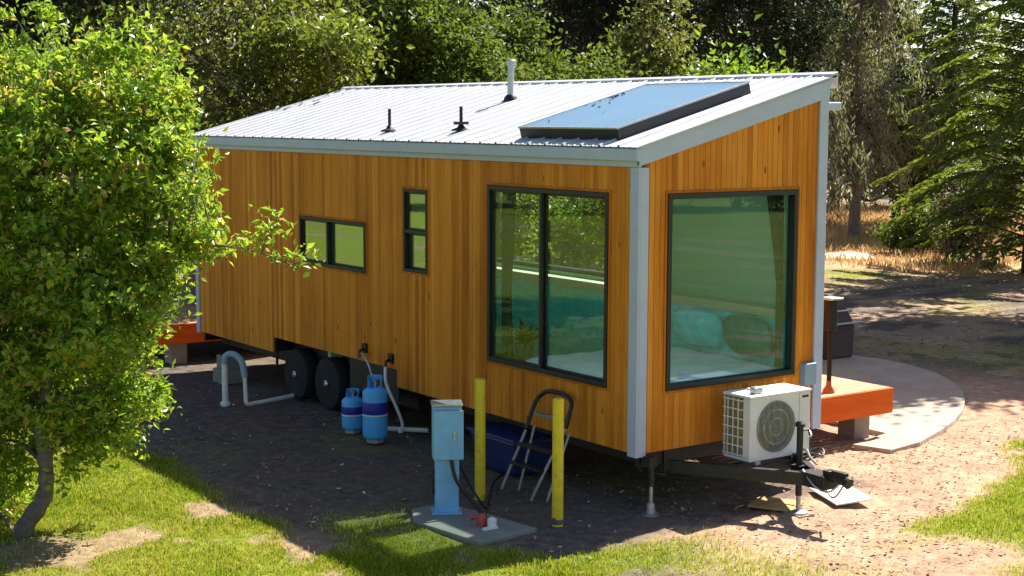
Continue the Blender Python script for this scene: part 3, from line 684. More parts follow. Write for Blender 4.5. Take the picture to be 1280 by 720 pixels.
# potted plant on a stand in the window
pp = thing('potted_plant', 'dark leafy potted plant standing inside the tall side window', 'plant', (.36, 2.36, .70))
bm = B(); box(bm, .2, .52, 2.32, 2.56, .702, 1.22); obj('plant_stand', bm, M['floorwood'], pp, bev=.006)
bm = B(); lathe(bm, [(.08, 1.222), (.11, 1.40), (.115, 1.42), (.10, 1.42), (.09, 1.40)], (.36, 2.42, 0), 20); obj('pot', bm, M['pot'], pp, autosm=True)
V = []; Fq = []; T = []
for k in range(46):
    a = random.random()*6.283; el = random.uniform(.2, 1.3); ln = random.uniform(.22, .42); p0 = Vector((.36, 2.40, 1.42)); d = Vector((math.cos(a)*math.cos(el), math.sin(a)*math.cos(el), math.sin(el)))
    if d.x < -.1: d.x *= .3
    sd = d.cross(Vector((0, 0, 1))).normalized()*.035; i = len(V)
    q1 = p0+d*ln*.55; q2 = p0+d*ln+Vector((0, 0, -.06))
    V += [p0+sd*.2, p0-sd*.2, q1-sd, q1+sd, q2-sd*.15, q2+sd*.15]; Fq += [(i, i+1, i+2, i+3), (i+3, i+2, i+4, i+5)]; T += [random.random()]*2
raw('foliage', V, Fq, M['leaf_dark'], pp, tint=T)

# ------------------------------------------------------------------ air conditioner on the tongue
AX0, AX1, AY0, AY1, AZ0, AZ1 = .99, 1.85, -.60, -.22, .525, 1.20
ac = thing('air_conditioner', 'white outdoor air conditioning unit standing on the trailer tongue', 'air conditioner', (1.42, -.41, .485))
bm = B(); cx_, cz_, rr = AX0+.37, (AZ0+AZ1)/2-.01, .272
# front panel with round opening, side walls, top
n = 48; ring = [bm.verts.new((cx_+rr*math.cos(a), AY0, cz_+rr*math.sin(a))) for a in [2*math.pi*k/n for k in range(n)]]
def sq(a):
    ca, sa = math.cos(a), math.sin(a); hx0, hx1, hz0, hz1 = AX0-cx_, AX0+.70-cx_, AZ0-cz_, AZ1-.03-cz_
    t = min((hx1 if ca > 0 else hx0)/ca if abs(ca) > 1e-6 else 9, (hz1 if sa > 0 else hz0)/sa if abs(sa) > 1e-6 else 9); return (cx_+ca*t, AY0, cz_+sa*t)
outr = [bm.verts.new(sq(2*math.pi*k/n)) for k in range(n)]
back = [bm.verts.new((v.co.x, AY0+.05, v.co.z)) for v in ring]
for k in range(n):
    q = (k+1) % n; bm.faces.new((ring[k], ring[q], outr[q], outr[k])); bm.faces.new((ring[q], ring[k], back[k], back[q]))
for cxn, czn in ((AX0, AZ0), (AX0+.70, AZ0), (AX0, AZ1-.03), (AX0+.70, AZ1-.03)):
    q = min(outr, key=lambda v: (v.co.x-cxn)**2+(v.co.z-czn)**2); q.co.x, q.co.z = cxn, czn
obj('fan_panel', bm, M['ac'], ac)
bm = B(); box(bm, AX0+.704, AX1, AY0-.004, AY1, AZ0, AZ1-.03); box(bm, AX0, AX0+.70, AY1-.012, AY1, AZ0, AZ1-.03); box(bm, AX0, AX0+.70, AY0+.002, AY1-.014, AZ0, AZ0+.03)
box(bm, AX0, AX0+.018, AY0+.002, AY0+.10, AZ0+.031, AZ1-.03)
obj('casing', bm, M['ac'], ac, bev=.008)
bm = B(); box(bm, AX0-.012, AX1+.012, AY0-.014, AY1+.012, AZ1-.028, AZ1); box(bm, AX0+.25, AX1-.12, AY0+.10, AY1-.06, AZ1+.001, AZ1+.018); obj('top_cover', bm, M['ac'], ac, bev=.01)
bm = B(); box(bm, AX0+.12, AX0+.24, AY0+.06, AY0+.14, AZ1+.001, AZ1+.07); obj('service_box', bm, M['galv'], ac, bev=.012)
bm = B(); box(bm, AX0+.02, AX0+.035, AY0+.102, AY1-.02, AZ0+.035, AZ1-.035)
for k in range(26):
    y = AY0+.106+k*.0098; box(bm, AX0+.006, AX0+.018, y, y+.003, AZ0+.036, AZ1-.036)
obj('coil', bm, M['coil'], ac)
bm = B()
for z in np.linspace(AZ0+.05, AZ1-.06, 7): box(bm, AX0-.012, AX0+.003, AY0+.10, AY1, z-.006, z+.006)
for y in (AY0+.16, AY0+.235, AY0+.31): box(bm, AX0-.014, AX0-.004, y-.005, y+.005, AZ0+.03, AZ1-.035)
obj('coil_guard', bm, M['ac'], ac)
bm = B(); lathe(bm, [(.262, -.005), (.262, .0)], (cx_, AY0+.055, cz_), 36, 'y'); obj('fan_shroud', bm, M['ac_dark'], ac)
bm = B()
for k in range(5):
    a = k*2*math.pi/5; 
    p = [Vector((cx_+r_*math.cos(a+da), AY0+.035+dy, cz_+r_*math.sin(a+da))) for r_, da, dy in ((.05, -.3, 0), (.24, -.15, -.008), (.245, .45, .012), (.05, .5, .012))]
    f0 = [bm.verts.new(q) for q in p]; f1 = [bm.verts.new(q+Vector((0, .003, 0))) for q in p]; bm.faces.new(f0); bm.faces.new(f1[::-1])
    for i in range(4): bm.faces.new((f0[i], f0[(i+1) % 4], f1[(i+1) % 4], f1[i]))
lathe(bm, [(.055, .0), (.055, .03)], (cx_, AY0+.015, cz_), 20, 'y')
obj('fan', bm, M['ac_dark'], ac)
bm = B()
for k in range(31):
    x = -.258+.0172*k; hz = math.sqrt(max(0, .266**2-x*x)); 
    if hz > .02: tube(bm, [(cx_+x, AY0-.006, cz_-hz), (cx_+x, AY0-.012, cz_), (cx_+x, AY0-.006, cz_+hz)], .0026, 5)
for r_ in (.09, .18, .268): tube(bm, [(cx_+r_*math.cos(a), AY0-.010, cz_+r_*math.sin(a)) for a in [2*math.pi*k/40 for k in range(41)]], .0035, 5, False)
obj('fan_grille', bm, M['galv'], ac)
bm = B(); box(bm, AX1-.12, AX1-.03, AY0-.008, AY0-.004, AZ1-.085, AZ1-.062); obj('badge', bm, M['black'], ac)
bm = B(); box(bm, AX1-.002, AX1+.05, AY0+.10, AY0+.24, AZ0+.09, AZ0+.30); tube(bm, spline([(AX1+.045, AY0+.13, AZ0+.2), (AX1+.13, AY0+.1, AZ0+.14), (AX1+.18, AY0+.22, AZ0+.2), (AX1+.12, AY1+.1, AZ0+.3)], 6), .017, 8); obj('valve_cover', bm, M['galv'], ac, bev=.005)
for x in (AX0+.10, AX1-.14):
    bm = B(); box(bm, x-.035, x+.035, AY0-.03, AY1+.03, .487, .524); obj('mounting_foot', bm, M['galv'], ac, bev=.004)

# ------------------------------------------------------------------ things round the house
bm = B()
poly = [(-1.36, 1.42), (-1.17, .08), (-1.90, -.02), (-2.02, .98), (-1.80, 1.38)]
prism(bm, poly, -.06, .035); tag(obj('concrete_slab', bm, M['slab'], loc=(-1.6, .6, 0), bev=.012), 'small grey concrete slab under the blue electrical pedestal', 'slab')
pd = thing('electrical_pedestal', 'light blue metal electrical hookup pedestal on the small concrete slab', 'hookup pedestal', (-1.58, 1.06, .035))
rotp = Matrix.Translation((-1.58, 1.06, 0)) @ Matrix.Rotation(R(-30), 4, 'Z')
bm = B(); box(bm, -.12, .12, -.06, .08, .036, .62, rotp); post = obj('post', bm, M['pedestal'], pd, bev=.01)
bm = B(); box(bm, -.145, .145, -.10, .115, .605, 1.135, rotp); obj('cabinet', bm, M['pedestal'], pd, bev=.014)
bm = B(); box(bm, -.138, .162, -.130, -.102, .60, 1.10, rotp); dr = obj('cabinet_door', bm, M['pedestal'], pd, bev=.01)
bm = B(); box(bm, -.155, .155, -.135, .125, 1.137, 1.165, rotp); obj('lid', bm, M['galv'], pd, bev=.01)
bm = B(); box(bm, .06, .085, -.145, -.131, .80, .90, rotp); obj('latch', bm, M['galv'], dr, bev=.003)
for z in (.46, .36, .26):
    bm = B(); box(bm, -.150, -.121, -.045, .045, z-.032, z+.032, rotp); obj('socket', bm, M['black'], pd, bev=.006)
bm = B(); box(bm, -.15, .15, -.10, .12, .036, .06, rotp); box(bm, -.05, -.02, -.064, -.0605, .1, .58, rotp); obj('base_plate', bm, M['pedestal'], pd, bev=.004)
bm = B(); tube(bm, spline([(-1.60, .95, .62), (-1.57, .90, .40), (-1.45, .82, .20), (-1.42, .66, .08), (-1.48, .52, .10), (-1.56, .44, .07)], 8), .02, 8)
tag(obj('power_cable', bm, M['black'], loc=(-1.5, .7, .035), autosm=True), 'thick black power cable running down from the pedestal to the red plug', 'cable')
bm = B(); tube(bm, spline([(-1.44, 1.08, .55), (-1.30, 1.02, .25), (-1.18, .95, .045), (-.9, 1.3, .03), (-.4, 1.9, .03), (.2, 2.3, .05)], 8), .014, 8)
tag(obj('power_cable', bm, M['black'], loc=(-1.3, 1.0, .03), autosm=True), 'thin black cable trailing from the pedestal under the house', 'cable')
rp = thing('hose_tap', 'small red and white hose tap lying on the concrete slab', 'tap', (-1.57, .42, .036))
bm = B(); lathe(bm, [(.05, .037), (.05, .10), (.035, .14), (.02, .16)], (-1.57, .44, 0), 14); tube(bm, [(-1.57, .44, .10), (-1.62, .50, .13), (-1.66, .52, .10)], .026, 10); obj('tap_body', bm, M['red'], rp, autosm=True)
bm = B(); lathe(bm, [(.035, .038), (.045, .05), (.045, .12), (.02, .14)], (-1.53, .33, 0), 14); box(bm, -1.66, -1.50, .27, .31, .037, .06); obj('tap_coupling', bm, M['pvc'], rp, autosm=True)

def bollard(x, y, label):
    t = thing('bollard', label, 'bollard', (x, y, 0), 'yellow bollards guarding the hookup pedestal')
    bm = B(); lathe(bm, [(.056, -.1), (.056, 1.235)], (x, y, 0), 28); obj('post', bm, M['yellow'], t, autosm=True)
    bm = B(); lathe(bm, [(.058, 1.236), (.058, 1.25), (.05, 1.268), (.02, 1.275)], (x, y, 0), 28); obj('cap', bm, M['yellow'], t, autosm=True)
    return t
bollard(-.895, 1.47, 'yellow steel bollard standing between the blue pedestal and the dark blue bin')
b2 = bollard(-.885, .13, 'yellow steel bollard standing in front of the folded step ladder')
bm = B(); lathe(bm, [(.0565, .02), (.061, .03), (.061, .06), (.057, .07)], (-.885, .13, 0), 28); tube(bm, [(-.95, .11, .05), (-.955, .10, .09)], .014, 8); obj('rust_collar', bm, M['bark'], b2, autosm=True)

def lpg(x, y, h, r, label):
    t = thing('gas_cylinder', label, 'gas cylinder', (x, y, 0), 'blue gas cylinders beside the wheels')
    b0, b1 = .04, h*.83
    pr_ = [(r*.55, b0)]+[(r*(.55+.45*math.sin(a)), b0+r*.42*(1-math.cos(a))) for a in [i*math.pi/12 for i in range(1, 7)]]
    pr_ += [(r, b1-r*.5)]+[(r*(.36+.64*math.cos(a)), b1-r*.5+r*.5*math.sin(a)) for a in [i*math.pi/12 for i in range(1, 7)]]
    bm = B(); lathe(bm, pr_, (x, y, 0), 36); obj('tank', bm, M['lpgblue'], t, smooth=True)
    bm = B(); lathe(bm, [(r*.72, .0), (r*.72, .075), (r*.68, .075), (r*.68, 0)], (x, y, .004), 28); obj('foot_ring', bm, M['galv'], t, autosm=True)
    z0, z1 = b0+(b1-b0)*.50, b0+(b1-b0)*.73
    bm = B(); lathe(bm, [(r+.0015, z0), (r+.0025, z0+.003), (r+.0025, z1-.003), (r+.0015, z1)], (x, y, 0), 36); obj('label_band', bm, M['lpgband'], t, autosm=True)
    bm = B(); lathe(bm, [(r+.001, z0-.02), (r+.003, z0-.018), (r+.003, z0-.006), (r+.001, z0-.004)], (x, y, 0), 36); obj('stripe', bm, M['pvc'], t, autosm=True)
    bm = B()
    rc = r*.55
    for k in range(22):
        a0, a1 = -2.2+k*4.4/22+.9, -2.2+(k+1)*4.4/22+.9
        q = lambda a, z, d: (x+(rc+d)*math.cos(a), y+(rc+d)*math.sin(a), z)
        top = h if 2 < k < 20 else h-.05; win = 6 < k < 11
        zs_ = b1+(h-b1)*.55 if win else b1-.01
        hexa(bm, [q(a0, zs_, 0), q(a1, zs_, 0), q(a1, zs_, .006), q(a0, zs_, .006), q(a0, top, 0), q(a1, top, 0), q(a1, top, .006), q(a0, top, .006)])
    obj('collar', bm, M['lpgblue'], t)
    bm = B(); tube(bm, [(x, y, b1-.01), (x, y, b1+.07)], .018, 10); tube(bm, [(x-.03, y, b1+.045), (x+.03, y, b1+.045)], .016, 10); lathe(bm, [(.028, b1+.07), (.03, b1+.09)], (x, y, 0), 12); obj('valve', bm, M['galv'], t, autosm=True)
    return t
lpg(-.42, 4.47, .83, .155, 'tall blue gas cylinder with a dark blue band, nearer of the two')
lpg(-.37, 5.12, .56, .14, 'short blue gas cylinder half hidden behind the tall one')
bm = B(); tube(bm, spline([(-.42, 4.50, .76), (-.36, 4.75, .95), (-.16, 5.25, .98), (-.10, 5.42, .90)], 8), .012, 8)
tag(obj('gas_hose', bm, M['galv'], loc=(-.4, 4.5, .7), autosm=True), 'grey gas hose rising from the tall cylinder to the wall inlet', 'hose')
bm = B(); tube(bm, spline([(-.10, 4.76, .87), (-.11, 4.72, .66), (-.04, 4.62, .4), (.03, 4.58, .18), (.06, 4.62, .05)], 8), .02, 10)
tag(obj('water_hose', bm, M['pvc'], loc=(-.1, 4.7, 0), autosm=True), 'white water hose hanging from the wall inlet to the ground pipe', 'hose')
bm = B(); tube(bm, [(-.02, 4.98, .035), (.40, 4.55, .035)], .03, 10); tube(bm, [(.06, 4.66, .03), (.06, 4.66, .10)], .034, 10)
tag(obj('ground_pipe', bm, M['pvc'], loc=(.1, 4.8, 0), autosm=True), 'short white pipe lying on the soil right of the gas cylinders', 'pipe')
dp = thing('drain_pipe', 'white waste pipe standing left of the wheels with a bent blue grey elbow', 'drain pipe', (-.88, 7.65, 0))
bm = B(); tube(bm, [(-.93, 7.72, -.02), (-.93, 7.72, .60)], .042, 16); lathe(bm, [(.07, 0), (.07, .04), (.045, .06)], (-.93, 7.72, 0), 16); obj('riser', bm, M['pvc'], dp, autosm=True)
bm = B(); tube(bm, spline([(-.93, 7.72, .58), (-.91, 7.70, .70), (-.84, 7.60, .72), (-.78, 7.48, .62), (-.77, 7.42, .42)], 6), .046, 14); obj('elbow', bm, M['boxblue'], dp, autosm=True)
bm = B(); tube(bm, spline([(-.77, 7.42, .45), (-.77, 7.40, .2), (-.76, 7.38, .06), (-.60, 7.42, .045), (-.15, 7.55, .045), (.1, 7.62, .05)], 8), .030, 12); obj('hose', bm, M['pvc'], dp, autosm=True)
bm = B(); box(bm, -.25, .1, 9.3, 9.65, -.02, .2); box(bm, -.2, .06, 9.33, 9.62, .202, .40)
for k in range(1): pass
tag(obj('concrete_block', bm, M['slab'], loc=(-.1, 9.5, 0), bev=.01), 'grey stacked blocks under the far end of the house', 'blocks')
# bin under the house
bn = thing('storage_bin', 'dark blue plastic bin on the ground under the house', 'bin', (.2, 2.4, 0))
bm = B(); hexa(bm, [(-.06, 2.02, .0), (.45, 2.02, .0), (.45, 2.76, .0), (-.06, 2.76, .0), (-.12, 1.94, .40), (.52, 1.94, .40), (.52, 2.84, .40), (-.12, 2.84, .40)]); obj('tub', bm, M['bin'], bn, bev=.03)
bm = B(); box(bm, -.15, .55, 1.91, 2.87, .401, .435); obj('lid', bm, M['bin'], bn, bev=.015)
# folded step ladder leaning on the wall
ld = thing('step_ladder', 'folded black and silver step ladder leaning against the wall under the window', 'ladder', (-.45, 1.25, 0))
bm = B(); tube(bm, spline([(-.24, 1.54, .66), (-.16, 1.52, .90), (-.09, 1.49, 1.01), (-.075, 1.36, 1.07), (-.075, 1.08, 1.07), (-.09, .95, 1.01), (-.13, .93, .90), (-.17, .94, .75)], 6), .024, 10); obj('handle', bm, M['black'], ld, autosm=True)
for nm, p, q, r_ in (('front_rail', (-.25, 1.54, .64), (-.53, 1.60, .01), .017), ('front_rail', (-.18, .94, .74), (-.56, 1.02, .01), .017), ('rear_rail', (-.20, 1.45, .70), (-.40, 1.46, .01), .015), ('rear_rail', (-.15, .90, .70), (-.44, .90, .01), .015)):
    bm = B(); tube(bm, [p, q], r_, 8); obj(nm, bm, M['rail'], ld, autosm=True)
for t in (.25, .55):
    y0, y1 = 1.54+.06*t, .94+.08*t; x = -.25-.30*t; z = .66-.64*t
    bm = B(); box(bm, x-.05, x+.05, y1, y0, z-.012, z+.012, None); obj('step', bm, M['black'], ld, bev=.004)
bm = B(); box(bm, -.19, -.13, 1.0, 1.48, .80, .84); obj('top_step', bm, M['rail'], ld, bev=.004)
# white sheet and plywood on the ground
bm = B(); mt = Matrix.Translation((2.22, -.72, .05)) @ Matrix.Rotation(R(-24), 4, 'Z') @ Matrix.Rotation(R(-6), 4, 'Y')
box(bm, -.20, .20, -.36, .36, -.008, .008, mt); tag(obj('white_board', bm, M['whiteboard'], loc=(2.2, -.7, 0), bev=.003), 'white board lying tilted on the bare soil by the tow hitch', 'board')
bm = B(); mt = Matrix.Translation((1.44, -.55, .018)) @ Matrix.Rotation(R(28), 4, 'Z')
box(bm, -.21, .21, -.24, .24, -.012, .012, mt); tag(obj('plywood_sheet', bm, M['plywood'], loc=(1.4, -.5, 0), bev=.003), 'small tan plywood sheet lying under the trailer tongue', 'board')
bm = B(); box(bm, 1.30, 1.52, -1.02, -.78, -.02, .006); tag(obj('jack_pad', bm, M['pier'], loc=(1.4, -.9, 0), bev=.005), 'dark block under the foot of the tongue jack', 'block')

# ------------------------------------------------------------------ decks
def deck(name, label, x0, x1, y0, y1, zt):
    t = thing(name, label, 'deck', ((x0+x1)/2, (y0+y1)/2, 0))
    V = []; Fq = []; T = []; y = y0
    while y < y1-.02:
        q = min(y+.138, y1); i = len(V)
        V += [(x, yy, z) for z in (zt-.035, zt) for x, yy in ((x0, y+.003), (x1, y+.003), (x1, q-.003), (x0, q-.003))]
        Fq += [(i+3, i+2, i+1, i), (i+4, i+5, i+6, i+7), (i, i+1, i+5, i+4), (i+1, i+2, i+6, i+5), (i+2, i+3, i+7, i+6), (i+3, i, i+4, i+7)]; T += [random.gauss(.5, .22)]*6; y += .14
    raw('deck_boards', V, Fq, M['deck_top'], t, tint=np.clip(T, 0, 1))
    bm = B(); zf = zt-.005
    box(bm, x0-.01, x1+.022, y0-.022, y0-.001, zt-.32, zf); box(bm, x0-.01, x1+.022, y1+.001, y1+.022, zt-.32, zf)
    box(bm, x1+.001, x1+.022, y0, y1, zt-.32, zf); box(bm, x0-.022, x0-.012, y0-.022, y1+.022, zt-.32, zf)
    obj('deck_skirt', bm, M['deck_face'], t, bev=.004)
    for px_, py_ in ((x0+.35, y0+.3), (x1-.28, y0+.34), (x0+.35, y1-.3), (x1-.28, y1-.3)):
        bm = B(); box(bm, px_-.14, px_+.14, py_-.14, py_+.14, -.05, zt-.325); obj('pier', bm, M['pier'], t, bev=.01)
    return t
d1 = deck('timber_deck', 'bright orange stained timber deck beside the house by the round patio', 2.72, 5.0, 1.0, 6.6, .65)
bm = B(); box(bm, 2.95, 3.05, .935, .977, .42, .60); box(bm, 2.82, 2.88, .94, .977, .36, .58); obj('bracket', bm, M['galv'], d1, bev=.004)
deck('timber_deck', 'red brown timber deck at the far end of the house behind the tree', -.35, 2.6, 11.35, 13.6, .66)
lp = thing('post_lamp', 'slim black post lamp with pale cap standing on the orange deck', 'lamp', (4.07, 1.18, .65))
bm = B(); tube(bm, [(4.07, 1.18, .66), (4.07, 1.18, 1.50)], .03, 10); obj('post', bm, M['rubber'], lp, autosm=True)
bm = B(); box(bm, 4.01, 4.13, 1.12, 1.24, 1.42, 1.80); obj('lamp_head', bm, M['rubber'], lp, bev=.012)
bm = B(); box(bm, 3.96, 4.18, 1.07, 1.29, 1.801, 1.83); obj('cap', bm, M['galv'], lp, bev=.01)
bm = B(); lathe(bm, [(.075, .652), (.075, .68), (.036, .74), (.03, .80)], (4.07, 1.18, 0), 16); obj('base', bm, M['terracotta'], lp, autosm=True)
gr = thing('covered_grill', 'dark brown covered barbecue grill at the back of the round patio', 'barbecue', (9.0, 5.8, .045))
bm = B(); hexa(bm, [(8.75, 5.5, .05), (9.35, 5.5, .05), (9.35, 6.1, .05), (8.75, 6.1, .05), (8.72, 5.5, .60), (9.38, 5.5, .60), (9.36, 6.1, .60), (8.74, 6.1, .60)]); obj('cart', bm, M['brownbox'], gr, bev=.03)
bm = B(); hexa(bm, [(8.70, 5.5, .603), (9.40, 5.5, .603), (9.40, 6.1, .603), (8.70, 6.1, .603), (8.76, 5.68, .93), (9.34, 5.68, .93), (9.34, 6.02, .93), (8.76, 6.02, .93)]); obj('hood', bm, M['brownbox'], gr, bev=.06)
bm = B(); box(bm, 8.66, 9.5, 5.42, 5.48, .62, .65); obj('side_shelf', bm, M['galv'], gr, bev=.008)
bm = B(); tube(bm, [(8.8, 5.56, .80), (8.8, 5.50, .84), (9.3, 5.50, .84), (9.3, 5.56, .80)], .018, 8); obj('handle', bm, M['galv'], gr, autosm=True)

# ------------------------------------------------------------------ trees
def leaf_mesh(C, Dv, Nv, ln, wd, tint):
    """C centres, Dv direction, Nv rough normal; four-corner leaf folded along nothing"""
    Dv = Dv/np.linalg.norm(Dv, axis=1, keepdims=True); S = np.cross(Dv, Nv); S /= np.linalg.norm(S, axis=1, keepdims=True)+1e-9
    Nn = np.cross(S, Dv); h = ln[:, None]/2; s = wd[:, None]/2
    V = np.stack([C-Dv*h, C+S*s+Nn*s*.35-Dv*h*.1, C+Dv*h-Nn*h*.25, C-S*s+Nn*s*.35-Dv*h*.1], 1).reshape(-1, 3)
    return V, np.arange(len(V)).reshape(-1, 4), tint
def rand_unit(n): v = rng.normal(size=(n, 3)); return v/np.linalg.norm(v, axis=1, keepdims=True)
def make_tree(name, label, base, trunk, lobes, mat, bark, leaf=.07, clumps=300, per=60, sig=.14, tr=(.5, .2), group=None, cat='tree', twigs=.35, shell=.45, droop=0., aspect=.55, up=.6):
    """trunk: list of (list of points, radii) strokes in world coordinates; lobes: (x, y, z, rx, ry, rz) in world coordinates"""
    t = thing(name, label, cat, base, group)
    lob = np.array(lobes, float); vol = lob[:, 3]*lob[:, 4]*lob[:, 5]; p = vol**.8/np.sum(vol**.8)
    li = rng.choice(len(lob), clumps, p=p); u = rand_unit(clumps); r_ = rng.random(clumps)**shell
    C = lob[li, :3]+u*r_[:, None]*lob[li, 3:]
    C[:, 2] = np.maximum(C[:, 2], base[2]+.12)
    ct = rng.normal(0, .13, clumps)
    cs = sig*(.6+.8*rng.random(clumps))
    n = clumps*per; k = np.repeat(np.arange(clumps), per)
    off = rng.normal(size=(n, 3))*cs[k][:, None]*np.array((1, 1, .7)); P = C[k]+off
    Dv = rand_unit(n)+.7*off/(cs[k][:, None]+1e-6)*.5; Dv[:, 2] -= droop
    Nv = rand_unit(n); Nv[:, 2] += up
    ln = leaf*(.5+1.0*rng.random(n)); V, Fq, _ = leaf_mesh(P, Dv, Nv, ln, ln*aspect, None)
    ti = np.clip(rng.normal(tr[0], tr[1], n)+ct[k], 0, 1)
    bm = B()
    for pts, rad in trunk:
        sp = spline(pts, 5); m_ = len(sp); rr_ = [rad[0]+(rad[1]-rad[0])*i/(m_-1) for i in range(m_)]
        rr_ = [q*(1+.12*math.sin(i*2.3+rad[0]*90)) for i, q in enumerate(rr_)]
        tube(bm, sp, rr_, 10)
    ends = [Vector(q) for pts, _ in trunk for q in spline(pts, 4)[2:]]
    for (x, y, z, rx, ry, rz) in lobes:
        c = Vector((x, y, z)); a = min(ends, key=lambda q: (q-c).length+max(0, q.z-c.z)*1.5); mid = (a+c)/2+Vector((0, 0, .12*(c-a).length))
        r0 = min(trunk[0][1][1]*.75+.006, .004+.06*rx); tube(bm, spline([a, mid, c], 4), [r0*(1-.75*i/8) for i in range(9)], 6)
    for i in rng.choice(clumps, int(clumps*twigs), replace=False):
        c = Vector(C[i]); a = Vector(lob[li[i], :3]); tube(bm, [a, (a+c)/2+Vector((0, 0, .05)), c], [r0*.28, r0*.18, r0*.08], 4, False)
    obj('trunk', bm, bark, t, autosm=True)
    raw('crown', V, Fq, mat, t, tint=ti)
    return t
# foreground tree, left: lobes laid out across the line of sight
FD = 14.0; fb = ground_at(12, FD); rx_, ry_ = np.array((math.cos(YAW), -math.sin(YAW), 0)), np.array((math.sin(YAW), math.cos(YAW), 0))
def fpt(u, v, d=0.):
    D = FD+d; q = ground_at(u, D); q[2] = CAM[2]-(v-147)/1878.2*D; return q
lob = []
for u, v, rp_, d in ((45, 215, 165, .2), (140, 165, 110, .1), (185, 260, 88, -.1), (70, 390, 150, .1), (132, 400, 72, -.4), (125, 95, 72, .3), (175, 355, 52, .3), (120, 500, 72, .3), (40, 500, 80, .6),
                     (-110, 300, 200, .3), (222, 205, 40, 0), (215, 150, 30, .1), (258, 305, 36, -.2), (205, 275, 60, .1), (200, 120, 46, .2), (160, 320, 66, .2), (60, 530, 62, .2), (162, 510, 32, .1), (0, 440, 110, .4), (12, 570, 46, .6), (-25, 650, 60, .9), (88, 560, 40, .4), (-20, 560, 70, .7), (150, 510, 46, .2), (172, 448, 36, 0), (30, 110, 75, .5), (-60, 480, 120, .3), (62, 605, 22, -.2), (140, 545, 30, .1)):
    c = fpt(u, v, d); r_ = rp_/134.; lob.append((*c, r_, r_*1.0, r_))
for k in range(70):      # sprigs that break the outline
    u, v, rp_, d = ((45, 215, 165, .2), (140, 165, 110, .1), (185, 260, 88, -.1), (125, 95, 72, .3), (200, 275, 62, .1), (30, 110, 75, .5), (160, 320, 66, .2), (132, 400, 72, -.4), (120, 500, 66, .3))[k % 9]
    a = rng.uniform(-.6, 3.3); rr_ = rp_*rng.uniform(1.0, 1.28)
    if u+rr_*math.cos(a) > 262: continue
    c = fpt(u+rr_*math.cos(a), v-rr_*math.sin(a), d+rng.normal()*.35); q = rng.uniform(9, 17)/134.; lob.append((*c, q, q, q*1.5))
for u, v, rp_ in ((345, 275, 11), (340, 300, 14), (348, 318, 13), (375, 328, 14), (308, 305, 13), (362, 340, 9), (328, 310, 11)):
    c = fpt(u, v, -.3); r_ = rp_/134.; lob.append((*c, r_, r_, r_))
ft = make_tree('leafy_tree', 'bright green broadleaf tree with crooked trunk filling the left foreground', tuple(fpt(12, 712)*np.array((1, 1, 0))),
    [([fpt(6, 725), fpt(16, 672), fpt(42, 632), fpt(46, 590), fpt(42, 530), fpt(60, 430), fpt(80, 320), fpt(95, 200)], (.10, .03)),
     ([fpt(60, 430), fpt(10, 380, .2), fpt(-60, 300, .3)], (.05, .02)),
     ([fpt(60, 430), fpt(120, 350), fpt(180, 290)], (.045, .015)), ([fpt(180, 290), fpt(250, 305, -.2), fpt(310, 312, -.3), fpt(365, 332, -.3)], (.016, .005))],
    lob, M['leaf_near'], M['bark'], leaf=.076, clumps=2050, per=38, sig=.082, tr=(.60, .22), shell=.40, aspect=.52)

def bg_tree(kind, u, D, h, r, mat, bark, label, name='tree', zc=None, leaf=.12, clumps=260, per=76, group='trees behind the house', nl=7, tr=(.5, .2), droop=0, aspect=.6, low=.35, pos=None, cat='tree', extra=()):
    b = ground_at(u, D) if pos is None else np.array(pos, float)
    zc = zc if zc else h*(1+low)/2; rz = h-zc
    lobes_ = [(b[0], b[1], zc, r*.6, r*.6, rz*.75)]
    for i in range(nl):
        a = i*2.4+rng.random(); q = .35+.4*rng.random(); rr_ = r*(.32+.2*rng.random())
        lobes_.append((b[0]+math.cos(a)*r*q, b[1]+math.sin(a)*r*q, zc+rz*rng.uniform(-.75, .8), rr_, rr_, rr_*.8))
    lobes_ += list(extra)
    tp = [b, b+np.array((.1*r*rng.normal(), .1*r*rng.normal(), zc*.5)), b+np.array((.12*r*rng.normal(), .12*r*rng.normal(), zc))]
    return make_tree(name, label, tuple(b), [(tp, (.05+.025*h, .06))], lobes_, mat, bark, leaf=leaf, clumps=clumps, per=per, sig=leaf*1.9, tr=tr, group=group, droop=droop, aspect=aspect, cat=cat, twigs=.2)
dk, br, gy = M['bark_dark'], M['bark'], M['bark_grey']
bg_tree(0, 40, 27, 9.5, 3.6, M['leaf_dark'], dk, 'very dark tree behind the top left of the leafy foreground tree', 'dark_tree', clumps=380)
bg_tree(0, 150, 34, 10.5, 3.4, M['leaf_mid'], dk, 'tall mid green tree behind the crown top of the foreground tree', 'dark_tree', clumps=330)
bg_tree(0, 245, 27, 8.3, 2.9, M['leaf_olive'], gy, 'speckled olive tree left of the far roof corner', 'olive_tree', clumps=300, per=34, low=.2)
bg_tree(0, 345, 29, 8.6, 3.0, M['leaf_olive'], gy, 'speckled brown olive tree above the far roof corner', 'olive_tree', clumps=300, per=34, low=.2, tr=(.58, .22))
bg_tree(0, 403, 27.5, 5.9, 1.5, M['leaf_yellow'], br, 'small yellow green tree by the far end of the roof ridge', 'small_tree', clumps=190, low=.1, extra=((2.75, 11.0, 5.35, .5, .3, .2), (2.2, 10.6, 5.2, .5, .22, .15), (3.1, 11.6, 5.4, .5, .4, .3)))
bg_tree(0, 455, 38, 9.0, 2.6, M['leaf_dark'], dk, 'dark tree in the gap beside the round green tree', 'dark_tree', clumps=230)
bg_tree(0, 552, 31, 8.2, 2.35, M['leaf_mid'], br, 'broad round mid green tree behind the chimney', 'round_tree', clumps=360, low=.15, tr=(.58, .18))
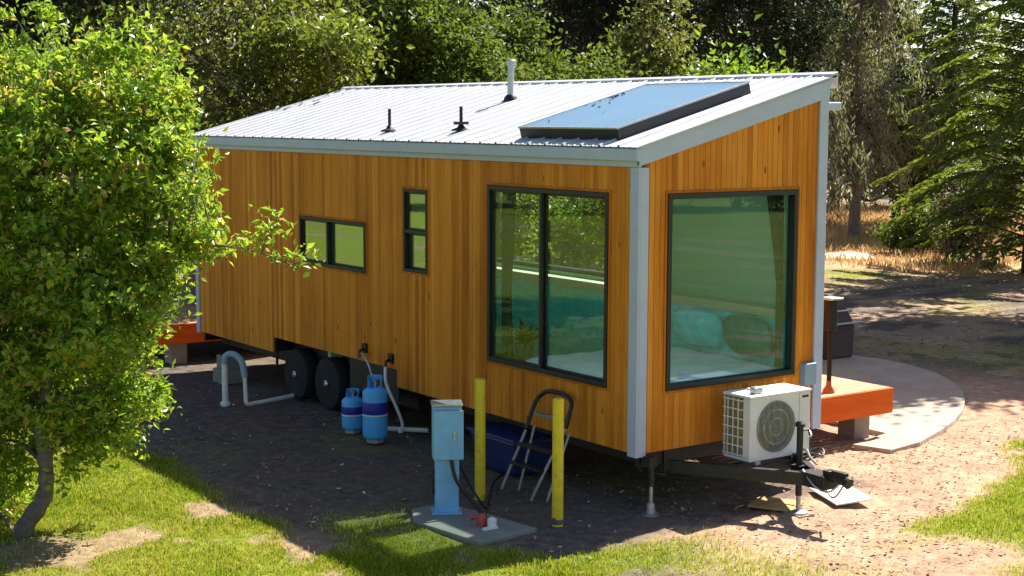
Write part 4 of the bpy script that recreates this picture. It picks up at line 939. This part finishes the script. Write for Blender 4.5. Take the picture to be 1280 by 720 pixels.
bg_tree(0, 655, 35, 7.2, 1.1, M['leaf_mid'], br, 'narrow green tree right behind the chimney cap', 'round_tree', clumps=130, low=.15)
bg_tree(0, 722, 41, 11, 2.8, M['leaf_dark'], dk, 'tall dark tree between two green crowns behind the roof', 'dark_tree', clumps=260)
bg_tree(0, 752, 30, 5.9, .9, M['leaf_mid'], br, 'low green tree right of the chimney behind the ridge', 'round_tree', clumps=110, low=.1, tr=(.5, .22))
bg_tree(0, 815, 32, 7.8, 1.6, M['leaf_olive'], br, 'olive brown tree behind the skylight', 'olive_tree', clumps=240, low=.15, tr=(.55, .25))
bg_tree(0, 908, 24, 5.25, 1.15, M['leaf_lime'], br, 'small lime green sapling right behind the top of the skylight', 'sapling', clumps=120, per=46, leaf=.13, low=.5)
bg_tree(0, 930, 42, 11.5, 3.4, M['leaf_dark'], dk, 'tall dark tree behind the lime green sapling', 'dark_tree', clumps=380)
bg_tree(0, 1250, 58, 8.0, 2.6, M['leaf_dark'], dk, 'dark tree far behind the conifer at the right edge', 'dark_tree', clumps=140)
bg_tree(0, 1010, 60, 11.5, 3.6, M['leaf_dark'], dk, 'dark tree behind the weeping grey tree', 'dark_tree', clumps=300, low=.1)
bg_tree(0, 1120, 57, 6.2, 3.2, M['leaf_dark'], dk, 'low dark tree beyond the dry grass', 'dark_tree', clumps=260, low=.05)
bg_tree(0, 1215, 57, 5.0, 3.0, M['leaf_mid'], dk, 'low green tree beyond the dry grass near the right edge', 'dark_tree', clumps=230, low=.05)
bg_tree(0, 1225, 42, 2.6, 1.35, M['leaf_pale'], gy, 'pale speckled olive bush behind the dry grass', 'bush', clumps=110, leaf=.13, low=.05, group='bushes at the edge of the dry grass', cat='bush')
bg_tree(0, 1150, 45, 2.0, 1.1, M['leaf_mid'], dk, 'small green bush in the middle of the dry grass edge', 'bush', clumps=60, leaf=.13, low=.02, group='bushes at the edge of the dry grass', cat='bush')
bg_tree(0, 0, 0, 3.3, 1.7, M['leaf_yellow'], br, 'green shrub behind the house seen through its windows', 'shrub', clumps=260, leaf=.10, low=.05, pos=(5.9, 9.2, 0), group='shrubs behind the house', cat='bush')
bg_tree(0, 0, 0, 3.4, 1.6, M['leaf_yellow'], br, 'second green shrub further along behind the house', 'shrub', clumps=240, leaf=.10, low=.05, pos=(7.0, 11.8, 0), group='shrubs behind the house', cat='bush')
# a far belt of trees, one mass
n = 60; V = []; Fq = []; T = []; k0 = 0
for i in range(n):
    u = -260+i*1500/n+rng.normal()*10; D = 58+rng.random()*22
    if u > 1130: hgt = 4.2
    else: hgt = rng.uniform(11, 14)
    b = ground_at(u, D); m_ = 560
    q = rand_unit(m_)*(rng.random((m_, 1))**.4)*np.array((2.6, 2.6, hgt/2)); P = b+np.array((0, 0, hgt/2+.3))+q
    ln = .5*(.6+.8*rng.random(m_)); v, f, _ = leaf_mesh(P, rand_unit(m_), rand_unit(m_)+np.array((0, 0, .5)), ln, ln*.7, None)
    V.append(v); Fq.append(f+k0); k0 += len(v); T.append(np.clip(rng.normal(.45, .2, m_), 0, 1))
tag(raw('far_woods', np.concatenate(V), np.concatenate(Fq), M['leaf_dark'], tint=np.concatenate(T)), 'dark belt of woodland far behind the nearer trees', 'woods', kind='stuff')

# weeping grey tree ------------------------------------------------------------
def weeping(u, D, h, r, label, dens=150):
    b = ground_at(u, D); t = thing('weeping_tree', label, 'tree', tuple(b), 'trees behind the house'); bm = B()
    tp = [b, b+np.array((.1, .05, h*.4)), b+np.array((-.1, .1, h*.95))]; sp = spline(tp, 6); tube(bm, sp, [.22-.18*i/(len(sp)-1) for i in range(len(sp))], 10)
    CC = []; DD = []
    for i in range(dens):
        z = h*rng.uniform(.16, 1.0); a = rng.random()*6.283; rr_ = r*(1.1-.5*z/h)*rng.uniform(.3, 1.0)
        p0 = Vector(b)+Vector((0, 0, z)); p1 = p0+Vector((math.cos(a)*rr_*.6, math.sin(a)*rr_*.6, .25)); p2 = p0+Vector((math.cos(a)*rr_, math.sin(a)*rr_, -.5-.4*rng.random()))
        br_ = spline([p0, p1, p2], 5); tube(bm, br_, [.035-.03*k/(len(br_)-1) for k in range(len(br_))], 4, False)
        for k in range(95):
            tt = rng.random()**.6*(len(br_)-1); j = min(int(tt), len(br_)-2); p = br_[j].lerp(br_[j+1], tt-j)
            CC.append((p.x+rng.normal()*.13, p.y+rng.normal()*.13, p.z-abs(rng.normal())*.30)); DD.append((rng.normal()*.5+math.cos(a)*.12, rng.normal()*.5+math.sin(a)*.12, -1))
    CC, DD = np.array(CC), np.array(DD); m_ = len(CC); ln = .24*(.4+rng.random(m_)); V, Fq, _ = leaf_mesh(CC, DD, rand_unit(m_), ln, ln*.22+.012, None)
    obj('trunk', bm, gy, t, autosm=True)
    raw('crown', V, Fq, M['leaf_grey'], t, tint=np.clip(rng.normal(.5, .22, m_)+np.repeat(rng.normal(0, .2, dens), 95), 0, 1))
weeping(1068, 50, 13, 3.2, 'grey brown weeping tree with hanging needles right of the roof', 190)
weeping(985, 47, 12, 2.7, 'grey weeping tree partly hidden behind the high roof corner', 150)

def conifer(u, D, h, r, label, nb=95, z0=1.0, pos=None, gold=0.):
    b = ground_at(u, D) if pos is None else np.array(pos, float)
    t = thing('conifer', label, 'tree', tuple(b), 'conifers at the right'); bm = B()
    sp = spline([b, b+np.array((.05, .05, h*.5)), b+np.array((0, 0, h))], 6); tube(bm, sp, [.26-.23*i/(len(sp)-1) for i in range(len(sp))], 10)
    CC = []; DD = []; NN = []; TT = []; LL = []
    for i in range(nb):
        f = (i+rng.random()*.8)/nb; z = z0+(h-z0)*f; a = i*2.399+rng.normal()*.25; rr_ = r*(1-f)**.75*rng.uniform(.75, 1.1)*min(1, .45+4*f)+.25
        dh = Vector((math.cos(a), math.sin(a), 0)); p0 = Vector(b)+Vector((0, 0, z))
        br_ = spline([p0, p0+dh*rr_*.5+Vector((0, 0, .10*rr_)), p0+dh*rr_+Vector((0, 0, -.10*rr_))], 6); tube(bm, br_, [.035-.029*k/(len(br_)-1) for k in range(len(br_))], 4, False)
        side = Vector((-dh.y, dh.x, 0)); m_ = int(90*rr_)
        for k in range(m_):
            tt = (.12+.88*rng.random())*(len(br_)-1); j = min(int(tt), len(br_)-2); p = br_[j].lerp(br_[j+1], tt-j); fr = tt/(len(br_)-1)
            sg = 1 if rng.random() < .5 else -1; wdt = .62*(1-fr*.8)*rng.random()*min(1, rr_*.6); q = p+side*sg*wdt+dh*.25*wdt; q = q+Vector((0, 0, -.14*wdt-.05*abs(rng.normal())))
            CC.append(q); DD.append(dh*.8+side*sg*rng.uniform(.2, 1)+Vector((0, 0, rng.normal()*.15-.25))); NN.append((rng.normal()*.25, rng.normal()*.25, 1)); TT.append(.25+.55*fr*rng.random()+.2*rng.random()+gold*fr); LL.append(.16+.12*rng.random())
    ln = np.array(LL); V, Fq, _ = leaf_mesh(np.array(CC), np.array(DD), np.array(NN), ln, ln*.30, None)
    obj('trunk', bm, dk, t, autosm=True); raw('crown', V, Fq, M['leaf_conifer'], t, tint=np.clip(TT, 0, 1))
    return t
conifer(1185, 52, 9.6, 4.4, 'layered green conifer with drooping bright tipped branches behind the dry grass', 110, 1.3, gold=.4)
conifer(1292, 39, 11.5, 4.4, 'big dark conifer cut by the right edge of the view', 130, .35, gold=.2)

# trees standing outside the view: they shade the patio and are mirrored in the windows
sh = bg_tree(0, 0, 0, 11, 3.2, M['leaf_mid'], dk, 'tall shade tree right of the view that shades the patio', 'shade_tree', clumps=185, leaf=.24, pos=(17.6, 6.7, 0), zc=8.6, group='shade trees outside the view')
def copy_tree(o, loc, rz, label):
    c = o.copy(); COL.objects.link(c); c.location = loc; c.rotation_euler = (0, 0, rz); c['label'] = label
    for chd in list(o.children):
        d = chd.copy(); COL.objects.link(d); d.parent = c
    return c
for loc, rz, lb in (((16.5, 5.8, 0), 2.9, 'shade tree right of the view nearest the patio'), ((20.5, 7.6, 0), 1.1, 'shade tree furthest right behind the shaded soil'), ((20.0, 3.9, 0), 2.3, 'shade tree over the soil right of the patio'), 
                    ):
    copy_tree(sh, loc, rz, lb)
lw_ = bg_tree(0, 0, 0, 7.5, 3.6, M['leaf_mid'], br, 'lawn tree far to the right mirrored in the front window', 'lawn_tree', clumps=330, low=.02, nl=9, leaf=.2, pos=(38, -38, 0), group='lawn trees mirrored in the windows', tr=(.62, .2))
for loc, rz, lb in (((31, -42, 0), 1.0, 'lawn tree mirrored at the left of the front window'), ((45, -33, 0), 2.2, 'lawn tree mirrored at the right of the front window'), ((48, -46, 0), 3.4, 'lawn tree behind the others mirrored in the front window'),
                    ((-28, 40, 0), 1.4, 'lawn tree left of the view mirrored in the tall side window'), ((-35, 45, 0), 3.0, 'lawn tree further left mirrored in the side windows'), ((-24, 46, 0), 4.4, 'lawn tree mirrored in the low slider window')):
    copy_tree(lw_, loc, rz, lb)
